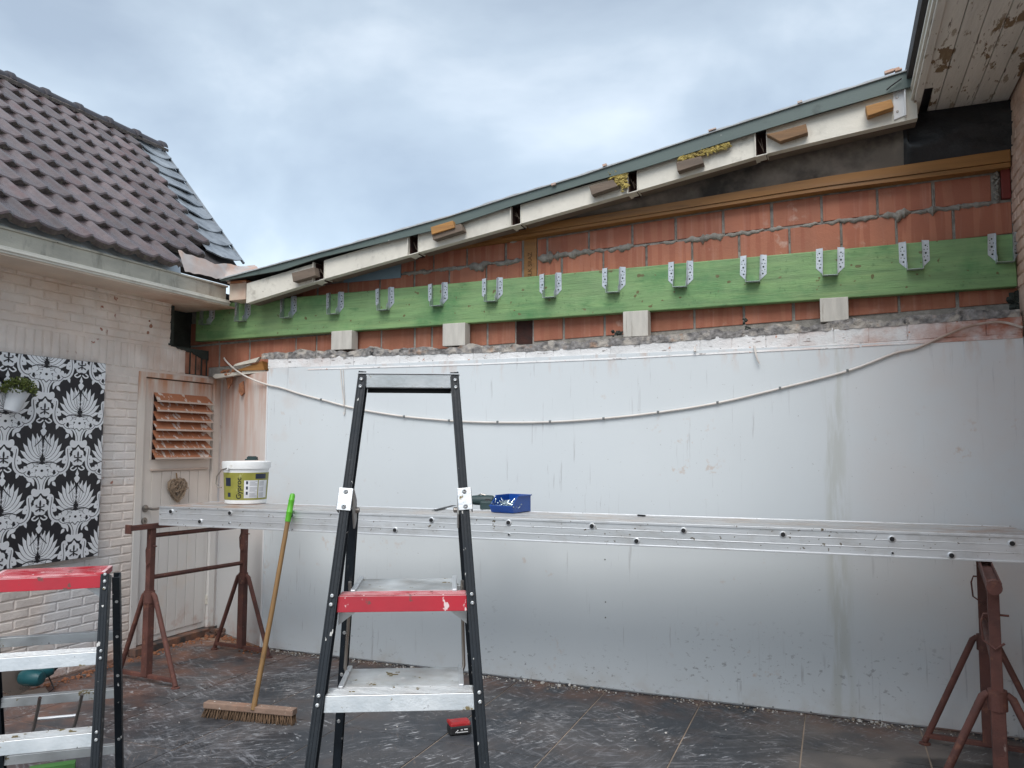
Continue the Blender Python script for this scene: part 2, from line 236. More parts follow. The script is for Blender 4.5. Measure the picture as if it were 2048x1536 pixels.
MT['floor'] = mat('dark_slate_tile', (.030, .034, .041), .45, var=.3, vscale=2.2, rnd=.10, bump=.12, bscale=60, layers=[
    dict(color=(.105,.10,.102), scale=1.7, lo=.42, hi=.66, amt=.75, r=.75, dist=.6), dict(color=(.022,.024,.028), scale=2.3, lo=.55, hi=.7, amt=.7, seed=28), dict(color=(.12,.09,.078), scale=3.4, lo=.54, hi=.72, amt=.4, seed=8, r=.85),
    dict(color=(.27,.125,.078), scale=4.2, lo=.40, hi=.66, amt=.75, seed=5, lim=[('x', -3.3, -4.4)], r=.9), dict(color=(.25,.14,.095), scale=5.5, lo=.40, hi=.66, amt=.75, seed=6, lim=[('y', 4.5, 4.88)], r=.9),
    scuff(.5, 4, 7, (1, 6, 1), .53, .66), scuff(1.3, 7, 6, (1, 8, 1), .54, .66, .65), scuff(-.5, 12, 9, (1, 5, 1), .55, .66), scuff(2.2, 15, 6, (1, 10, 1), .58, .68, .55, (.28,.22,.19)), scuff(.9, 22, 12, (1, 4, 1), .57, .64, .8, (.45,.46,.48), (2.2, .50, .58)), scuff(2.8, 25, 15, (1, 3, 1), .58, .64, .7, (.42,.43,.45), (3, .52, .60)),
    specks((.55,.55,.53), 38, .735, .75, r=.8), dict(color=(.40,.42,.45), scale=17, stretch=(1,2.5,1), rot=(0,0,.8), lo=.62, hi=.69, seed=17, gate=(1.4, .54, .62), r=.8),
    dict(color=(.21,.185,.165), scale=1.4, lo=.35, hi=.6, amt=.8, spot=((.2, 4.45, 0), .25, .75), r=.9), dict(color=(.035,.034,.033), scale=1.5, lo=.0, hi=.05, amt=.92, spot=((.58, 4.30, 0), .22, .34), r=.25)])
MT['grout'] = mat('sandy_grout', (.30, .24, .19), .9, var=.25, vscale=6, layers=[dict(color=(.34,.16,.09), scale=3, lo=.35, hi=.6, lim=[('x', -2.8, -3.8)], amt=.8)])
MT['ground'] = mat('bare_ground', (.11, .10, .085), .95, var=.3, vscale=1)
MT['rubber'] = mat('grey_plastic_joint', (.42, .42, .40), .6, var=.2, vscale=30)
MT['offcut'] = mat('green_offcut', (.05, .16, .035), .7, var=.2, vscale=8)
MT['propw'] = mat('whitewashed_prop', (.52, .50, .455), .75, var=.12, vscale=10, stretch=(3,1,.5), bump=.2, layers=[dict(color=(.24,.20,.16), scale=20, stretch=(2,1,.2), lo=.60, hi=.72, amt=.6)])

class MB:
    def __init__(s): s.v = []; s.f = []; s.mi = []; s.cur = 0
    def add(s, vs, fs):
        o = len(s.v); s.v += [V(p) for p in vs]; s.f += [tuple(i+o for i in f) for f in fs]; s.mi += [s.cur]*len(fs)
        return s
    def hexa(s, p):   # p: bottom 4 (ccw), top 4
        return s.add(p, [(3,2,1,0), (4,5,6,7), (0,1,5,4), (1,2,6,5), (2,3,7,6), (3,0,4,7)])
    def box(s, a, b):
        (x0,y0,z0), (x1,y1,z1) = a, b
        return s.hexa([(x0,y0,z0),(x1,y0,z0),(x1,y1,z0),(x0,y1,z0),(x0,y0,z1),(x1,y0,z1),(x1,y1,z1),(x0,y1,z1)])
    def obox(s, c, ax, ay, az, sx, sy, sz):  # centre, unit axes, full sizes
        c = V(c); ax = V(ax)*sx/2; ay = V(ay)*sy/2; az = V(az)*sz/2
        return s.hexa([c-ax-ay-az, c+ax-ay-az, c+ax+ay-az, c-ax+ay-az, c-ax-ay+az, c+ax-ay+az, c+ax+ay+az, c-ax+ay+az])
    def bar(s, p0, p1, w, h, up=(0,0,1)):    # rectangular bar: w along side, h along up
        p0, p1 = V(p0), V(p1); d = (p1-p0); ln = d.length; d = d/ln; side = d.cross(V(up)).normalized(); u = side.cross(d)
        return s.obox((p0+p1)/2, side, d, u, w, ln, h)
    def tube(s, pts, r, n=8, cap=True):
        pts = [V(p) for p in pts]; rs = r if isinstance(r, (list, tuple)) else [r]*len(pts)
        o = []; t0 = (pts[1]-pts[0]).normalized(); ref = V((0,0,1)) if abs(t0.z) < .9 else V((1,0,0)); a = t0.cross(ref).normalized()
        vs = []
        for i, p in enumerate(pts):
            t = (pts[min(i+1, len(pts)-1)]-pts[max(i-1, 0)]).normalized(); a = (a-t*a.dot(t)).normalized(); b = t.cross(a)
            for k in range(n):
                an = 2*math.pi*k/n; vs.append(p+(a*math.cos(an)+b*math.sin(an))*rs[i])
        fs = [(i*n+k, i*n+(k+1)%n, (i+1)*n+(k+1)%n, (i+1)*n+k) for i in range(len(pts)-1) for k in range(n)]
        if cap: fs += [tuple(range(n))[::-1], tuple((len(pts)-1)*n+k for k in range(n))]
        return s.add(vs, fs)
    def lathe(s, c, ax, prof, n=24, caps=True):   # prof: (dist along ax, radius)
        ax = V(ax).normalized(); ref = V((0,0,1)) if abs(ax.z) < .9 else V((1,0,0)); a = ax.cross(ref).normalized(); b = ax.cross(a); c = V(c)
        vs = [c+ax*h+(a*math.cos(2*math.pi*k/n)+b*math.sin(2*math.pi*k/n))*r for h, r in prof for k in range(n)]
        fs = [(i*n+k, (i+1)*n+k, (i+1)*n+(k+1)%n, i*n+(k+1)%n) for i in range(len(prof)-1) for k in range(n)]
        if caps: fs += [tuple(range(n)), tuple((len(prof)-1)*n+k for k in range(n))[::-1]]
        return s.add(vs, fs)
    def prism(s, pts, d):   # polygon in 3-D extruded by vector d
        pts = [V(p) for p in pts]; n = len(pts); d = V(d)
        return s.add(pts+[p+d for p in pts], [tuple(range(n)), tuple(range(2*n-1, n-1, -1))]+[(i, i+n, (i+1)%n+n, (i+1)%n) for i in range(n)])
    def grid(s, fn, nu, nv):
        vs = [fn(i/nu, j/nv) for j in range(nv+1) for i in range(nu+1)]
        return s.add(vs, [(j*(nu+1)+i, j*(nu+1)+i+1, (j+1)*(nu+1)+i+1, (j+1)*(nu+1)+i) for j in range(nv) for i in range(nu)])
    def mesh(s, name, mats, off=V((0,0,0)), smooth=False):
        me = bpy.data.meshes.new(name); me.from_pydata([tuple(p-off) for p in s.v], [], s.f)
        for m_ in (mats if isinstance(mats, (list, tuple)) else [mats]): me.materials.append(m_)
        me.polygons.foreach_set('material_index', s.mi)
        bm = bmesh.new(); bm.from_mesh(me); bmesh.ops.recalc_face_normals(bm, faces=bm.faces); bm.to_mesh(me); bm.free()
        if smooth: me.polygons.foreach_set('use_smooth', [True]*len(me.polygons)); me.set_sharp_from_angle(angle=R(40))
        me.update(); return me
    def build(s, name, mats, parent=None, bevel=0, smooth=False, kind=None, label=None, tag=None, origin=None):
        off = wloc(parent) if parent else (V(origin) if origin is not None else cen(s.v))
        o = bpy.data.objects.new(name, s.mesh(name, mats, off, smooth)); col.objects.link(o)
        if parent: o.parent = parent
        else: o.location = off
        if bevel:
            b = o.modifiers.new('bevel', 'BEVEL'); b.width = bevel; b.segments = 2; b.limit_method = 'ANGLE'; b.angle_limit = R(35)
        if kind: o['kind'] = kind
        if label: o['label'] = label
        if tag: setp(o, *tag)
        return o
def cen(vs):
    xs = [p.x for p in vs]; ys = [p.y for p in vs]; zs = [p.z for p in vs]
    return V(((min(xs)+max(xs))/2, (min(ys)+max(ys))/2, min(zs)))
def wloc(o):
    l = V((0,0,0))
    while o: l = l+V(o.location); o = o.parent
    return l
def setp(o, label, cat, group=None):
    o['label'] = label; o['category'] = cat
    if group: o['group'] = group
def thing(name, loc, label, cat, group=None):
    o = bpy.data.objects.new(name, None); o.empty_display_size = .1; o.location = loc; col.objects.link(o); setp(o, label, cat, group); return o
def inst(name, me, parent, loc, rot=(0,0,0), scale=None):
    o = bpy.data.objects.new(name, me); col.objects.link(o); o.parent = parent; o.location = V(loc)-wloc(parent); o.rotation_euler = rot
    if scale: o.scale = scale
    return o
def nz(x, y=0., z=0.): return mn.noise(V((x, y, z)))

X, Y, Z = V((1,0,0)), V((0,1,0)), V((0,0,1))
YW, YB, YG = 4.90, 5.05, 4.98       # white sheet face, clay block face, green beam face
XL, XR = -4.70, .95                 # left house wall face, right house wall face

# ------------------------------------------------------------------ ground and floor
g = MB(); g.add([(-300,-300,-.08),(300,-300,-.08),(300,300,-.08),(-300,300,-.08)], [(0,1,2,3)]); g.build('ground', MT['ground'], kind='structure', origin=(0,0,-.08))
fl = MB().box((-4.94,.3,-.07),(1.15,5.3,-.0035)).build('floor', MT['grout'], kind='structure', origin=(0,0,0))
JX0, JY0, TX, TY = -.19, 4.35, .577, .605
tm = MB(); hx, hy = TX/2-.0022, TY/2-.0022
tm.hexa([(-hx,-hy,-.01),(hx,-hy,-.01),(hx,hy,-.01),(-hx,hy,-.01),(-hx+.002,-hy+.002,0),(hx-.002,-hy+.002,0),(hx-.002,hy-.002,0),(-hx+.002,hy-.002,0)])
tme = tm.mesh('tile', MT['floor'])
for i in range(-8, 3):
    for j in range(-7, 2):
        cx, cy = JX0+TX*(i+.5), JY0+TY*(j-.5)
        x0, x1, y0, y1 = max(cx-hx, -4.69), min(cx+hx, 1.12), cy-hy, min(cy+hy, 5.24)
        if x1-x0 < .02 or y1-y0 < .02: continue
        inst('tile', tme, fl, ((x0+x1)/2, (y0+y1)/2, random.uniform(-.0008, .0008)), scale=((x1-x0)/(2*hx), (y1-y0)/(2*hy), 1))

# ------------------------------------------------------------------ left house
house = thing('house', (XL, 3, 0), 'low house of white painted brick under a dark tiled roof', 'house')
wall = MB()
for a, b in [((XL-.25,.4,0),(XL-.007,4.352,2.62)), ((XL-.25,4.352,2.045),(XL-.007,5.25,2.262)), ((XL-.25,4.352,2.262),(XL-.007,4.645,2.62)), ((XL-.25,5.150,0),(XL-.007,5.25,2.045))]: wall.box(a, b)
wall = wall.build('wall', MT['brickpaint'], house)
MB().box((XL-.30,4.3,0),(XL-.26,5.3,2.62)).box((XL-.25,4.645,2.262),(XL-.20,5.3,2.62)).build('pocket_mortar', MT['darkmortar'], house, label='dark mortar filled pocket where the green beam enters the wall')
def brick_mesh(ly, lz, dep, seed, j=.003, ch=.006):
    rr = random.Random(seed); q = MB(); pts = []
    for z in (-lz/2, lz/2):
        for y in (-ly/2, ly/2): pts.append((y, z))
    def ring(x, ins):
        out = []
        for (y, z) in [(-ly/2, -lz/2), (0, -lz/2), (ly/2, -lz/2), (ly/2, lz/2), (0, lz/2), (-ly/2, lz/2)]:
            sy = (y > 0)-(y < 0); sz = (z > 0)-(z < 0)
            out.append((x+rr.uniform(-j, j)*.35, y-sy*ins+rr.uniform(-j, j)*.7, z-sz*ins+rr.uniform(-j, j)*.7))
        return out
    r0, r1, r2 = ring(-dep, 0), ring(-ch, 0), ring(0, ch); n = 6
    q.add(r0+r1+r2, [(i, (i+1)%n, n+(i+1)%n, n+i) for i in range(n)]+[(n+i, n+(i+1)%n, 2*n+(i+1)%n, 2*n+i) for i in range(n)]+[(2*n, 2*n+1, 2*n+4, 2*n+5), (2*n+1, 2*n+2, 2*n+3, 2*n+4)])
    return q
def brick_set(ly, lz, dep, mt, k=6, j=.003): return [brick_mesh(ly, lz, dep, s, j).mesh('brick', mt, smooth=False) for s in range(k)]
BP = .0605
bset = brick_set(.186, BP-.006, .012, MT['brickpaint'])
bhead = brick_set(.086, BP-.006, .012, MT['brickpaint'])
sset = brick_set(.054, .178, .012, MT['brickpaint'])
osset = brick_set(.052, .178, .012, MT['oldblock'], j=.005)
rest = MB(); rst = random.Random(3)
def rest_add(me, loc):
    rest.add([v.co+V(loc) for v in me.vertices], [tuple(p.vertices) for p in me.polygons])
def put_wall(me, loc, hid):
    if hid: rest_add(me, loc)
    else: inst('brick', me, wall, loc, (rst.uniform(-.006,.006), 0, 0))
row = 0; zc = BP/2+.004
while zc < 2.60:
    if 2.045 < zc+BP/2 and zc < 2.20:
        zc = 2.262+BP/2 if zc < 2.1 else zc
    low = zc < 2.05; yend = 4.352 if low else 4.640
    y = yend-(0 if row % 2 else .0975)
    if row % 2 == 0: put_wall(rst.choice(bhead), (XL, yend-.047, zc), False)
    while y > .6:
        yc = y-.0975
        hid = yc < 3.18 or (yc < 3.98 and .80 < zc < 2.02)
        put_wall(rst.choice(bset), (XL, yc, zc), hid)
        y -= .195
    zc += BP; row += 1
y = 5.12
while y > .6:
    old = y > 4.80; put_wall(rst.choice(osset if old else sset), (XL+(0 if not old else -.004), y, 2.152), y < 3.15); y -= .0605
MB().box((XL-.0068,4.80,2.062),(XL-.0058,5.15,2.245)).build('dark_joints', MT['darkmortar'], house)
rest.build('bricks_farther_along', MT['brickpaint'], wall, kind='stuff', label='further white painted bricks of the wall')
# dark mortar smeared round the pocket
sm = MB(); yy = [4.615+.02*i for i in range(22)]
top = []; bot = []
for i, y_ in enumerate(yy):
    zb = interp([(4.6, 2.285), (4.68, 2.262), (4.74, 2.25), (4.86, 2.235), (4.95, 2.20), (5.05, 2.19)], y_)+nz(y_*30)*.012
    bot.append((XL+.004, y_, zb)); top.append((XL+.004, y_, zb+.05 if y_ > 4.65 else 2.60))
edge = [(XL+.004, 4.645+nz(z_*25, 4)*.02-.012, z_) for z_ in [2.27+.022*i for i in range(15)]]
for i in range(len(yy)-1): sm.prism([bot[i], bot[i+1], (XL+.004, yy[i+1], 2.268), (XL+.004, yy[i], 2.268)], (-.01, 0, 0))
for i in range(len(edge)-1): sm.prism([edge[i], (XL+.004, 4.66, edge[i][2]), (XL+.004, 4.66, edge[i+1][2]), edge[i+1]], (-.01, 0, 0))
sm.build('mortar_smear', MT['darkmortar'], house)
# small broken spot in the paint
q = MB()
for p, r_ in ((P(303,652,'x',XL+.006), .016), (P(297,665,'x',XL+.006), .013), (P(300,642,'x',XL+.006), .008)):
    q.lathe(p-X*.008, X, [(0, r_), (.005, r_*.9), (.006, r_*.3)], 7)
q.build('paint_chip', MT['oldblock'], house)

# gutter, fascia, soffit
gx = -4.40; ge = 4.885
gut = MB(); gut.box((gx-.022,.4,2.640),(gx,ge,2.742)); gut.build('gutter_fascia', MT['fascia'], house, bevel=.003)
MB().box((gx-.03,.4,2.742),(gx+.010,ge+.01,2.756)).build('gutter_rim', MT['fascia'], house, bevel=.003)
MB().prism([(gx-.008,.4,2.757),(gx-.022,.4,2.853),(gx-.032,.4,2.853),(gx-.02,.4,2.757)], (0, 4.42-.4, 0)).build('gutter_lining', MT['zinc'], house)
MB().box((gx-.01,.4,2.598),(gx+.022,ge+.02,2.640)).box((gx-.01,.4,2.612),(gx+.030,ge+.02,2.624)).build('fascia_moulding', MT['whitewood'], house, bevel=.003)
MB().box((XL-.20,.4,2.588),(gx+.012,ge+.1,2.598)).build('soffit', MT['soffitw'], house)
MB().box((XL-.2,4.4,2.60),(gx-.10,5.3,2.72)).build('eave_blocking', MT['darkroof'], house)
# small boxed end beside the gutter
e0, e1 = P(458,600,'y',4.84), P(491,600,'y',4.84)
zt0 = P(475,566,'y',4.84).z; zb0 = P(475,600,'y',4.84).z
MB().box((e0.x,4.84,zb0),(e1.x,5.1,zt0)).build('gutter_end_box', MT['soffitw'], house, bevel=.004)
MB().box((e0.x-.012,4.825,zt0),(e1.x+.012,5.1,zt0+.018)).build('gutter_end_cap', MT['slat'], house, bevel=.005)

# roof: slope rises away from the yard
SL = .85; sv = V((-1, 0, SL)).normalized(); RO = V((gx-.01, 0, 2.832)); rn = sv.cross(Y); rn = rn if rn.z > 0 else -rn
def rs(px, py): p = PP(px, py, RO, rn)-RO; return p.y, p.dot(sv)
rakeb, raket = rs(481, 527), rs(325, 303)
slope_len = raket[1]+.02
def R3(a, s_, h=0.): return RO+Y*a+sv*s_+rn*h
roof = MB(); roof.prism([R3(.3, .02, -.03), R3(rakeb[0]-.25, .02, -.03), R3(rakeb[0]-.02, rakeb[1], -.03), R3(raket[0]-.02, slope_len, -.03), R3(.3, slope_len, -.03)], -rn*.05)
rg = R3(0, slope_len); bk = V((-1, 0, -SL)).normalized()
roof.prism([rg+Y*.3, rg+Y*raket[0], rg+Y*(rakeb[0]-.1)+bk*2.4, rg+Y*.3+bk*2.4], V((-.03, 0, -.05)))
roof = roof.build('roof', MT['darkroof'], house)
SOFF = .055; NR = 10; ex = (slope_len+SOFF)/NR; tw = .182
def tile_mesh(fr=1.0):
    q = MB(); nu = 14
    def h(u):
        a = max(0, 1-abs((u-.76)/.26)); return .024*math.sin(a*math.pi/2)**1.7+.004*max(0, 1-u/.2)
    U = [i/nu*fr for i in range(nu+1)]
    prof = [(-.006, 0, .026), (.004, 0, .036), (ex*.25, 0, .030), (ex*1.12, 0, .004)]
    vs = []
    for (s_, _, t) in prof:
        for u in U: vs.append(V((u*tw*1.06-tw*.5, s_-.024*math.sin(u*math.pi*.95)*(1 if s_ < .1 else 0), t+h(u)*(1 if s_ > -.01 else .7))))
    nf = len(prof)*(nu+1); n1_ = nu+1
    fs = [(j*n1_+i, j*n1_+i+1, (j+1)*n1_+i+1, (j+1)*n1_+i) for j in range(len(prof)-1) for i in range(nu)]
    q.add(vs, fs)
    q.cur = 1
    lip = [V((p.x, p.y+.004, p.z-.040)) for p in vs[:n1_]]
    q.add(vs[:n1_]+lip, [(i+1, i, n1_+i, n1_+i+1) for i in range(nu)])
    # side edge of the roll
    q.cur = 0
    sd = [vs[j*n1_+nu] for j in range(len(prof))]; q.add(sd+[V((p.x, p.y, p.z-.03)) for p in sd], [(j, j+1, len(sd)+j+1, len(sd)+j) for j in range(len(sd)-1)])
    return q.mesh('roof_tile', [MT['tile'], MT['tilenose']], smooth=True)
tfull = tile_mesh()
# local frame of tiles: x = along eave (+Y), y = up slope, z = normal
def rot_frame(a, b, c): return Matrix((a, b, c)).transposed().to_euler()
eu = rot_frame(Y, sv, rn) if Y.cross(sv).dot(rn) > 0 else None
if eu is None: eu = rot_frame(-Y, sv, rn); flip = -1
else: flip = 1
bl0, bl1 = rs(421, 498), rs(298, 305)
rt_ = random.Random(5)
for r_ in range(NR):
    s0 = r_*ex-SOFF; lim = lerp(bl0[0], bl1[0], (s0-bl0[1])/(bl1[1]-bl0[1]))
    if r_ == 0: lim = rs(362, 528)[0]
    if r_ == 1: lim = rs(415, 512)[0]
    a = .8+(tw/2 if r_ % 2 else 0)
    while a+tw*.55 < lim+tw*.35:
        o = inst('roof_tile', tfull, roof, R3(a, s0, rt_.uniform(0,.003)), eu); o.rotation_euler.rotate_axis('Z', rt_.uniform(-.012,.012)); a += tw
# ridge tiles
a = .5; rl = .335
rm = MB(); prof = []
def half(y, r, k=10): return [V((math.cos(math.pi*(i/k))*r, y, math.sin(math.pi*(i/k))*r*.9)) for i in range(k+1)]
secs = [(0,.086), (rl-.055,.080), (rl-.05,.100), (rl-.01,.102), (rl,.094)]
vs = []
for y_, r_ in secs: vs += half(y_, r_)
rm.add(vs, [(j*11+i, j*11+i+1, (j+1)*11+i+1, (j+1)*11+i) for j in range(len(secs)-1) for i in range(10)])
rme = rm.mesh('ridge_tile', MT['ridge'], smooth=True)
rbase = R3(0, slope_len, .0)
n_r = int((raket[0]-.4)/rl)+1; a = raket[0]-rl*n_r+.02
for k in range(n_r): inst('ridge_tile', rme, roof, (rbase.x-.02, a, rbase.z+.012), (0, rt_.uniform(-.05,.05), rt_.uniform(-.01,.01))); a += rl
rest2 = MB()
rest2.grid(lambda u, v: R3(lerp(1.0, raket[0], u), slope_len-.055-.04*v+nz(u*60)*.01, .035+.03*math.sin(v*3.1)+nz(u*80, v*5)*.008), 120, 3).build('ridge_bedding', MT['tilenose'], roof, smooth=True)
# lead pieces along the raking edge
NL = 9
for k in range(NL):
    t0, t1 = k/NL, (k+1.25)/NL
    A0 = (lerp(rakeb[0], raket[0], t0), lerp(rakeb[1], raket[1], t0)); A1 = (lerp(rakeb[0], raket[0], t1), lerp(rakeb[1], raket[1], t1))
    wl = lerp(.40, .34, t0)
    def fn(u, v, A0=A0, A1=A1, wl=wl, k=k):
        a_, s_ = lerp(A0[0], A1[0], v), lerp(A0[1], A1[1], v)
        return R3(a_-wl*u, s_-(.075*math.sin(u*math.pi)-.02*u)*(1-v), .034-.030*v+.012*math.sin(u*5+k)*(1-v)+nz(k*3+u*4, v*3)*.008)
    q = MB(); q.grid(fn, 10, 4); q.grid(lambda u, v, fn=fn: fn(u, 0)-rn*.012*v+sv*.004*v, 10, 1); q.build('lead_piece', MT['lead'], roof, smooth=True)
MB().tube([R3(rakeb[0]+.005, rakeb[1]-.02, .02), R3(raket[0]+.005, slope_len, .02)], .012, 6).build('verge_roll', MT['lead'], roof)
# flashing sheet between tiles and gutter end
fp = [PP(x_, y_, RO+rn*.05, rn) for x_, y_ in [(356,500),(372,506),(400,516),(430,527),(462,528),(481,533),(510,530)]]
fq = [P(370,543,'x',gx+.003), P(388,546,'x',gx+.003), P(410,551,'x',gx+.003), P(432,556,'x',gx+.003), P(447,559,'x',gx+.003), P(470,556,'y',4.90), P(520,539,'y',4.90)]
q = MB(); nn = len(fp)-1
def ffn(u, v):
    i = min(int(u*nn), nn-1); t = u*nn-i
    return fp[i].lerp(fp[i+1], t).lerp(fq[i].lerp(fq[i+1], t), v)+V((0, 0, nz(u*9, v*4)*.014))
q.grid(ffn, 30, 8).build('flashing', MT['flash'], house, smooth=True)

# door
door = MB(); xd = XL-.018
door.box((xd-.035,4.425,.056),(xd,5.112,2.000)); door = door.build('door', MT['door'], house, bevel=.002)
fr = MB(); fr.box((xd-.06,4.352,.05),(XL+.004,4.415,2.045)).box((xd-.06,4.415,2.008),(XL+.002,5.118,2.045)).box((xd-.06,5.118,.05),(XL+.003,5.185,2.045)).build('door_frame', MT['door'], house, bevel=.003)
MB().box((XL-.1,4.36,0),(XL+.055,5.14,.052)).build('threshold', MT['step'], house, bevel=.004)
ly0, ly1, lz0, lz1 = 4.505, 5.045, 1.395, 1.895
MB().box((xd-.002,ly0-.012,lz0),(xd+.006,ly0,lz1+.01)).box((xd-.002,ly1,lz0),(xd+.006,ly1+.012,lz1+.01)).box((xd-.002,ly0,lz1),(xd+.006,ly1,lz1+.012)).build('louvre_frame', MT['door'], door)
MB().box((xd+.0008,ly0,lz0),(xd+.0018,ly1,lz1)).build('louvre_back', MT['rustdark'], door)
ns = 7
for k in range(ns):
    zt = lz1-(lz1-lz0)/ns*k; dz = (lz1-lz0)/ns*.90; pr = .058
    q = MB(); q.hexa([(xd+pr,ly0-.012,zt-dz),(xd+pr,ly1+.022,zt-dz),(xd+.004,ly1,zt-.004),(xd+.004,ly0,zt-.004),(xd+pr,ly0-.012,zt-dz+.010),(xd+pr,ly1+.022,zt-dz+.010),(xd+.004,ly1,zt+.006),(xd+.004,ly0,zt+.006)])
    q.cur = 1; q.box((xd+pr,ly0-.014,zt-dz-.004),(xd+pr+.004,ly1+.024,zt-dz+.009)); q.build('slat', [MT['slat'], MT['slatedge']], door)
MB().box((xd,4.50,1.312),(xd+.020,5.075,1.326)).build('trim_strip', MT['slatedge'], door, bevel=.003)
ys = [4.515+.0935*i for i in range(7)]
for a_, b_ in zip(ys, ys[1:]): MB().box((xd+.0002,a_+.0025,.10),(xd+.006,b_-.0025,1.305)).build('plank', MT['door'], door, bevel=.0025)
hp = P(290,1017,'x',xd); MB().lathe(hp, X, [(0,.027),(.006,.027),(.009,.022)], 20).build('handle_rose', MT['steel'], door, smooth=True)
MB().tube([hp, hp+X*.05, hp+V((.058,.012,-.004)), hp+V((.058,.05,-.006)), hp+V((.056,.13,.004))], .0095, 10).build('handle', MT['steel'], door, smooth=True)
kp = P(288,1042,'x',xd); q = MB(); q.lathe(kp, X, [(0,.026),(.006,.026),(.008,.022)], 20); q.cur = 1; q.box((xd+.008,kp.y-.003,kp.z-.012),(xd+.0095,kp.y+.003,kp.z+.010)); q.build('keyhole_plate', [MT['steel'], MT['ink']], door)
for px, py in ((425,812),(416,1198)):
    p = P(px, py, 'x', xd); MB().tube([(xd+.008,5.114,p.z-.035),(xd+.008,5.114,p.z-.002)], .009, 10).tube([(xd+.008,5.114,p.z+.002),(xd+.008,5.114,p.z+.035)], .009, 10).build('hinge', MT['whitewood'], door, smooth=True)

# ------------------------------------------------------------------ gable wall of clay blocks
gab = thing('gable_wall', (-1.9, YB, 0), 'party wall of bare red hollow blocks above a white sheet', 'wall')
MB().box((-3.96,YB+.001,0),(XR+.3,YB+.2,2.06)).build('wall_core', MT['mortar'], gab)
def l0(x): return 2.845+.0286*x
def platebot(x): return interp(PB, x)
PT = [(p.x, p.z) for p in (P(a_, b_, 'y', 5.0) for a_, b_ in [(700,524),(840,494),(1000,464),(1320,412),(1640,358),(2018,302)])]
PB = [(p.x, p.z) for p in (P(a_, b_, 'y', 5.0) for a_, b_ in [(700,534),(840,507),(1000,484),(1320,433),(1640,384),(2018,336)])]
CH = .195; rb = random.Random(11)
def blocks(pxs, py, k, post=None, ztop=None):
    xs = [P(q_, py+(0), 'y', YB).x for q_ in pxs]
    for a_, b_ in zip(xs, xs[1:]):
        if post and a_ < post < b_: continue
        a2, b2 = a_+rb.uniform(.006,.009), b_-rb.uniform(.006,.010)
        f = lambda x_: (l0(x_)-CH*k+.009, l0(x_)-CH*(k-1)-.008)
        za, zb = f(a2), f(b2); ta, tb = za[1], zb[1]
        if ztop: ta, tb = min(ta, ztop(a2)), min(tb, ztop(b2))
        if ta-za[0] < .02 and tb-zb[0] < .02: continue
        ta = max(ta, za[0]+.01); tb = max(tb, zb[0]+.01)
        yo = YB-rb.uniform(.003,.008)
        q = MB().hexa([(a2,yo,za[0]),(b2,yo,zb[0]),(b2,YB+.06,zb[0]),(a2,YB+.06,za[0]),(a2,yo,ta),(b2,yo,tb),(b2,YB+.06,tb),(a2,YB+.06,ta)])
        q.build('block', MT['block'], gab, bevel=.003)
postx = P(1060, 520, 'y', YB).x
blocks([640,700,765,830,868,935,1012,1046], 520, 0, ztop=lambda x_: platebot(x_)-.0)
blocks([1074,1095,1178,1265,1352,1447,1545,1645,1757,1870,1990], 480, 0, ztop=lambda x_: platebot(x_)-.012)
blocks([575,636,697,761,829,899,973,1046], 560, 1)
blocks([1074,1124,1207,1293,1385,1479,1580,1684,1795,1910,2030], 520, 1)
blocks([380,440,500,593,634,700,763,830,864,975,1032], 690, 3)
blocks([1066,1128,1210,1300,1389,1488,1588,1690,1799,1917,2046], 650, 3)
blocks([380,440,500,593,634,700,763,830,864,975,1066,1128,1210,1300,1389,1488,1588,1690,1799,1917,2046], 650, 2)
# dark void under the post: a solid box coloured as its shade
MB().box((P(1033,660,'y',YB).x, YB-.002, 2.2),(P(1065,660,'y',YB).x, YB+.02, 2.46)).build('void_shade', MT['rustdark'], gab)
p0, p1 = P(1048,480,'y',YB-.012), P(1073,480,'y',YB-.012)
post = MB().box((p0.x,YB-.012,2.6),(p1.x,YB+.05,l0(p0.x)+.16)).build('timber_post', MT['plate'], gab, bevel=.003)
# carved mark on the post
cu = bpy.data.curves.new('carving', 'FONT'); cu.body = 'SLK SRAZ'; cu.size = .042; cu.extrude = .0006; cu.align_x = 'LEFT'
to = bpy.data.objects.new('tmp', cu); col.objects.link(to); bpy.context.view_layer.update()
tme_ = bpy.data.meshes.new_from_object(to.evaluated_get(bpy.context.evaluated_depsgraph_get())); bpy.data.objects.remove(to)
q = MB(); bx = (p0.x+p1.x)/2+.012
q.add([V((bx-v.co.y, YB-.0135+v.co.z, 2.655+v.co.x)) for v in tme_.vertices], [tuple(p.vertices) for p in tme_.polygons]); q.build('carved_letters', mat('carving_groove', (.12,.055,.018), .8), post)
# corner brick pieces on the right, next to the wall
q = MB(); c0, c1 = P(2002,400,'y',YB), P(2024,400,'y',YB); q.box((c0.x, YB-.03, l0(.85)+.01),(min(c1.x, XR-.004), YB+.02, l0(.85)+.185)); q.build('corner_brick', mat('deep_red_brick', (.16,.022,.016), .6), gab, bevel=.003)
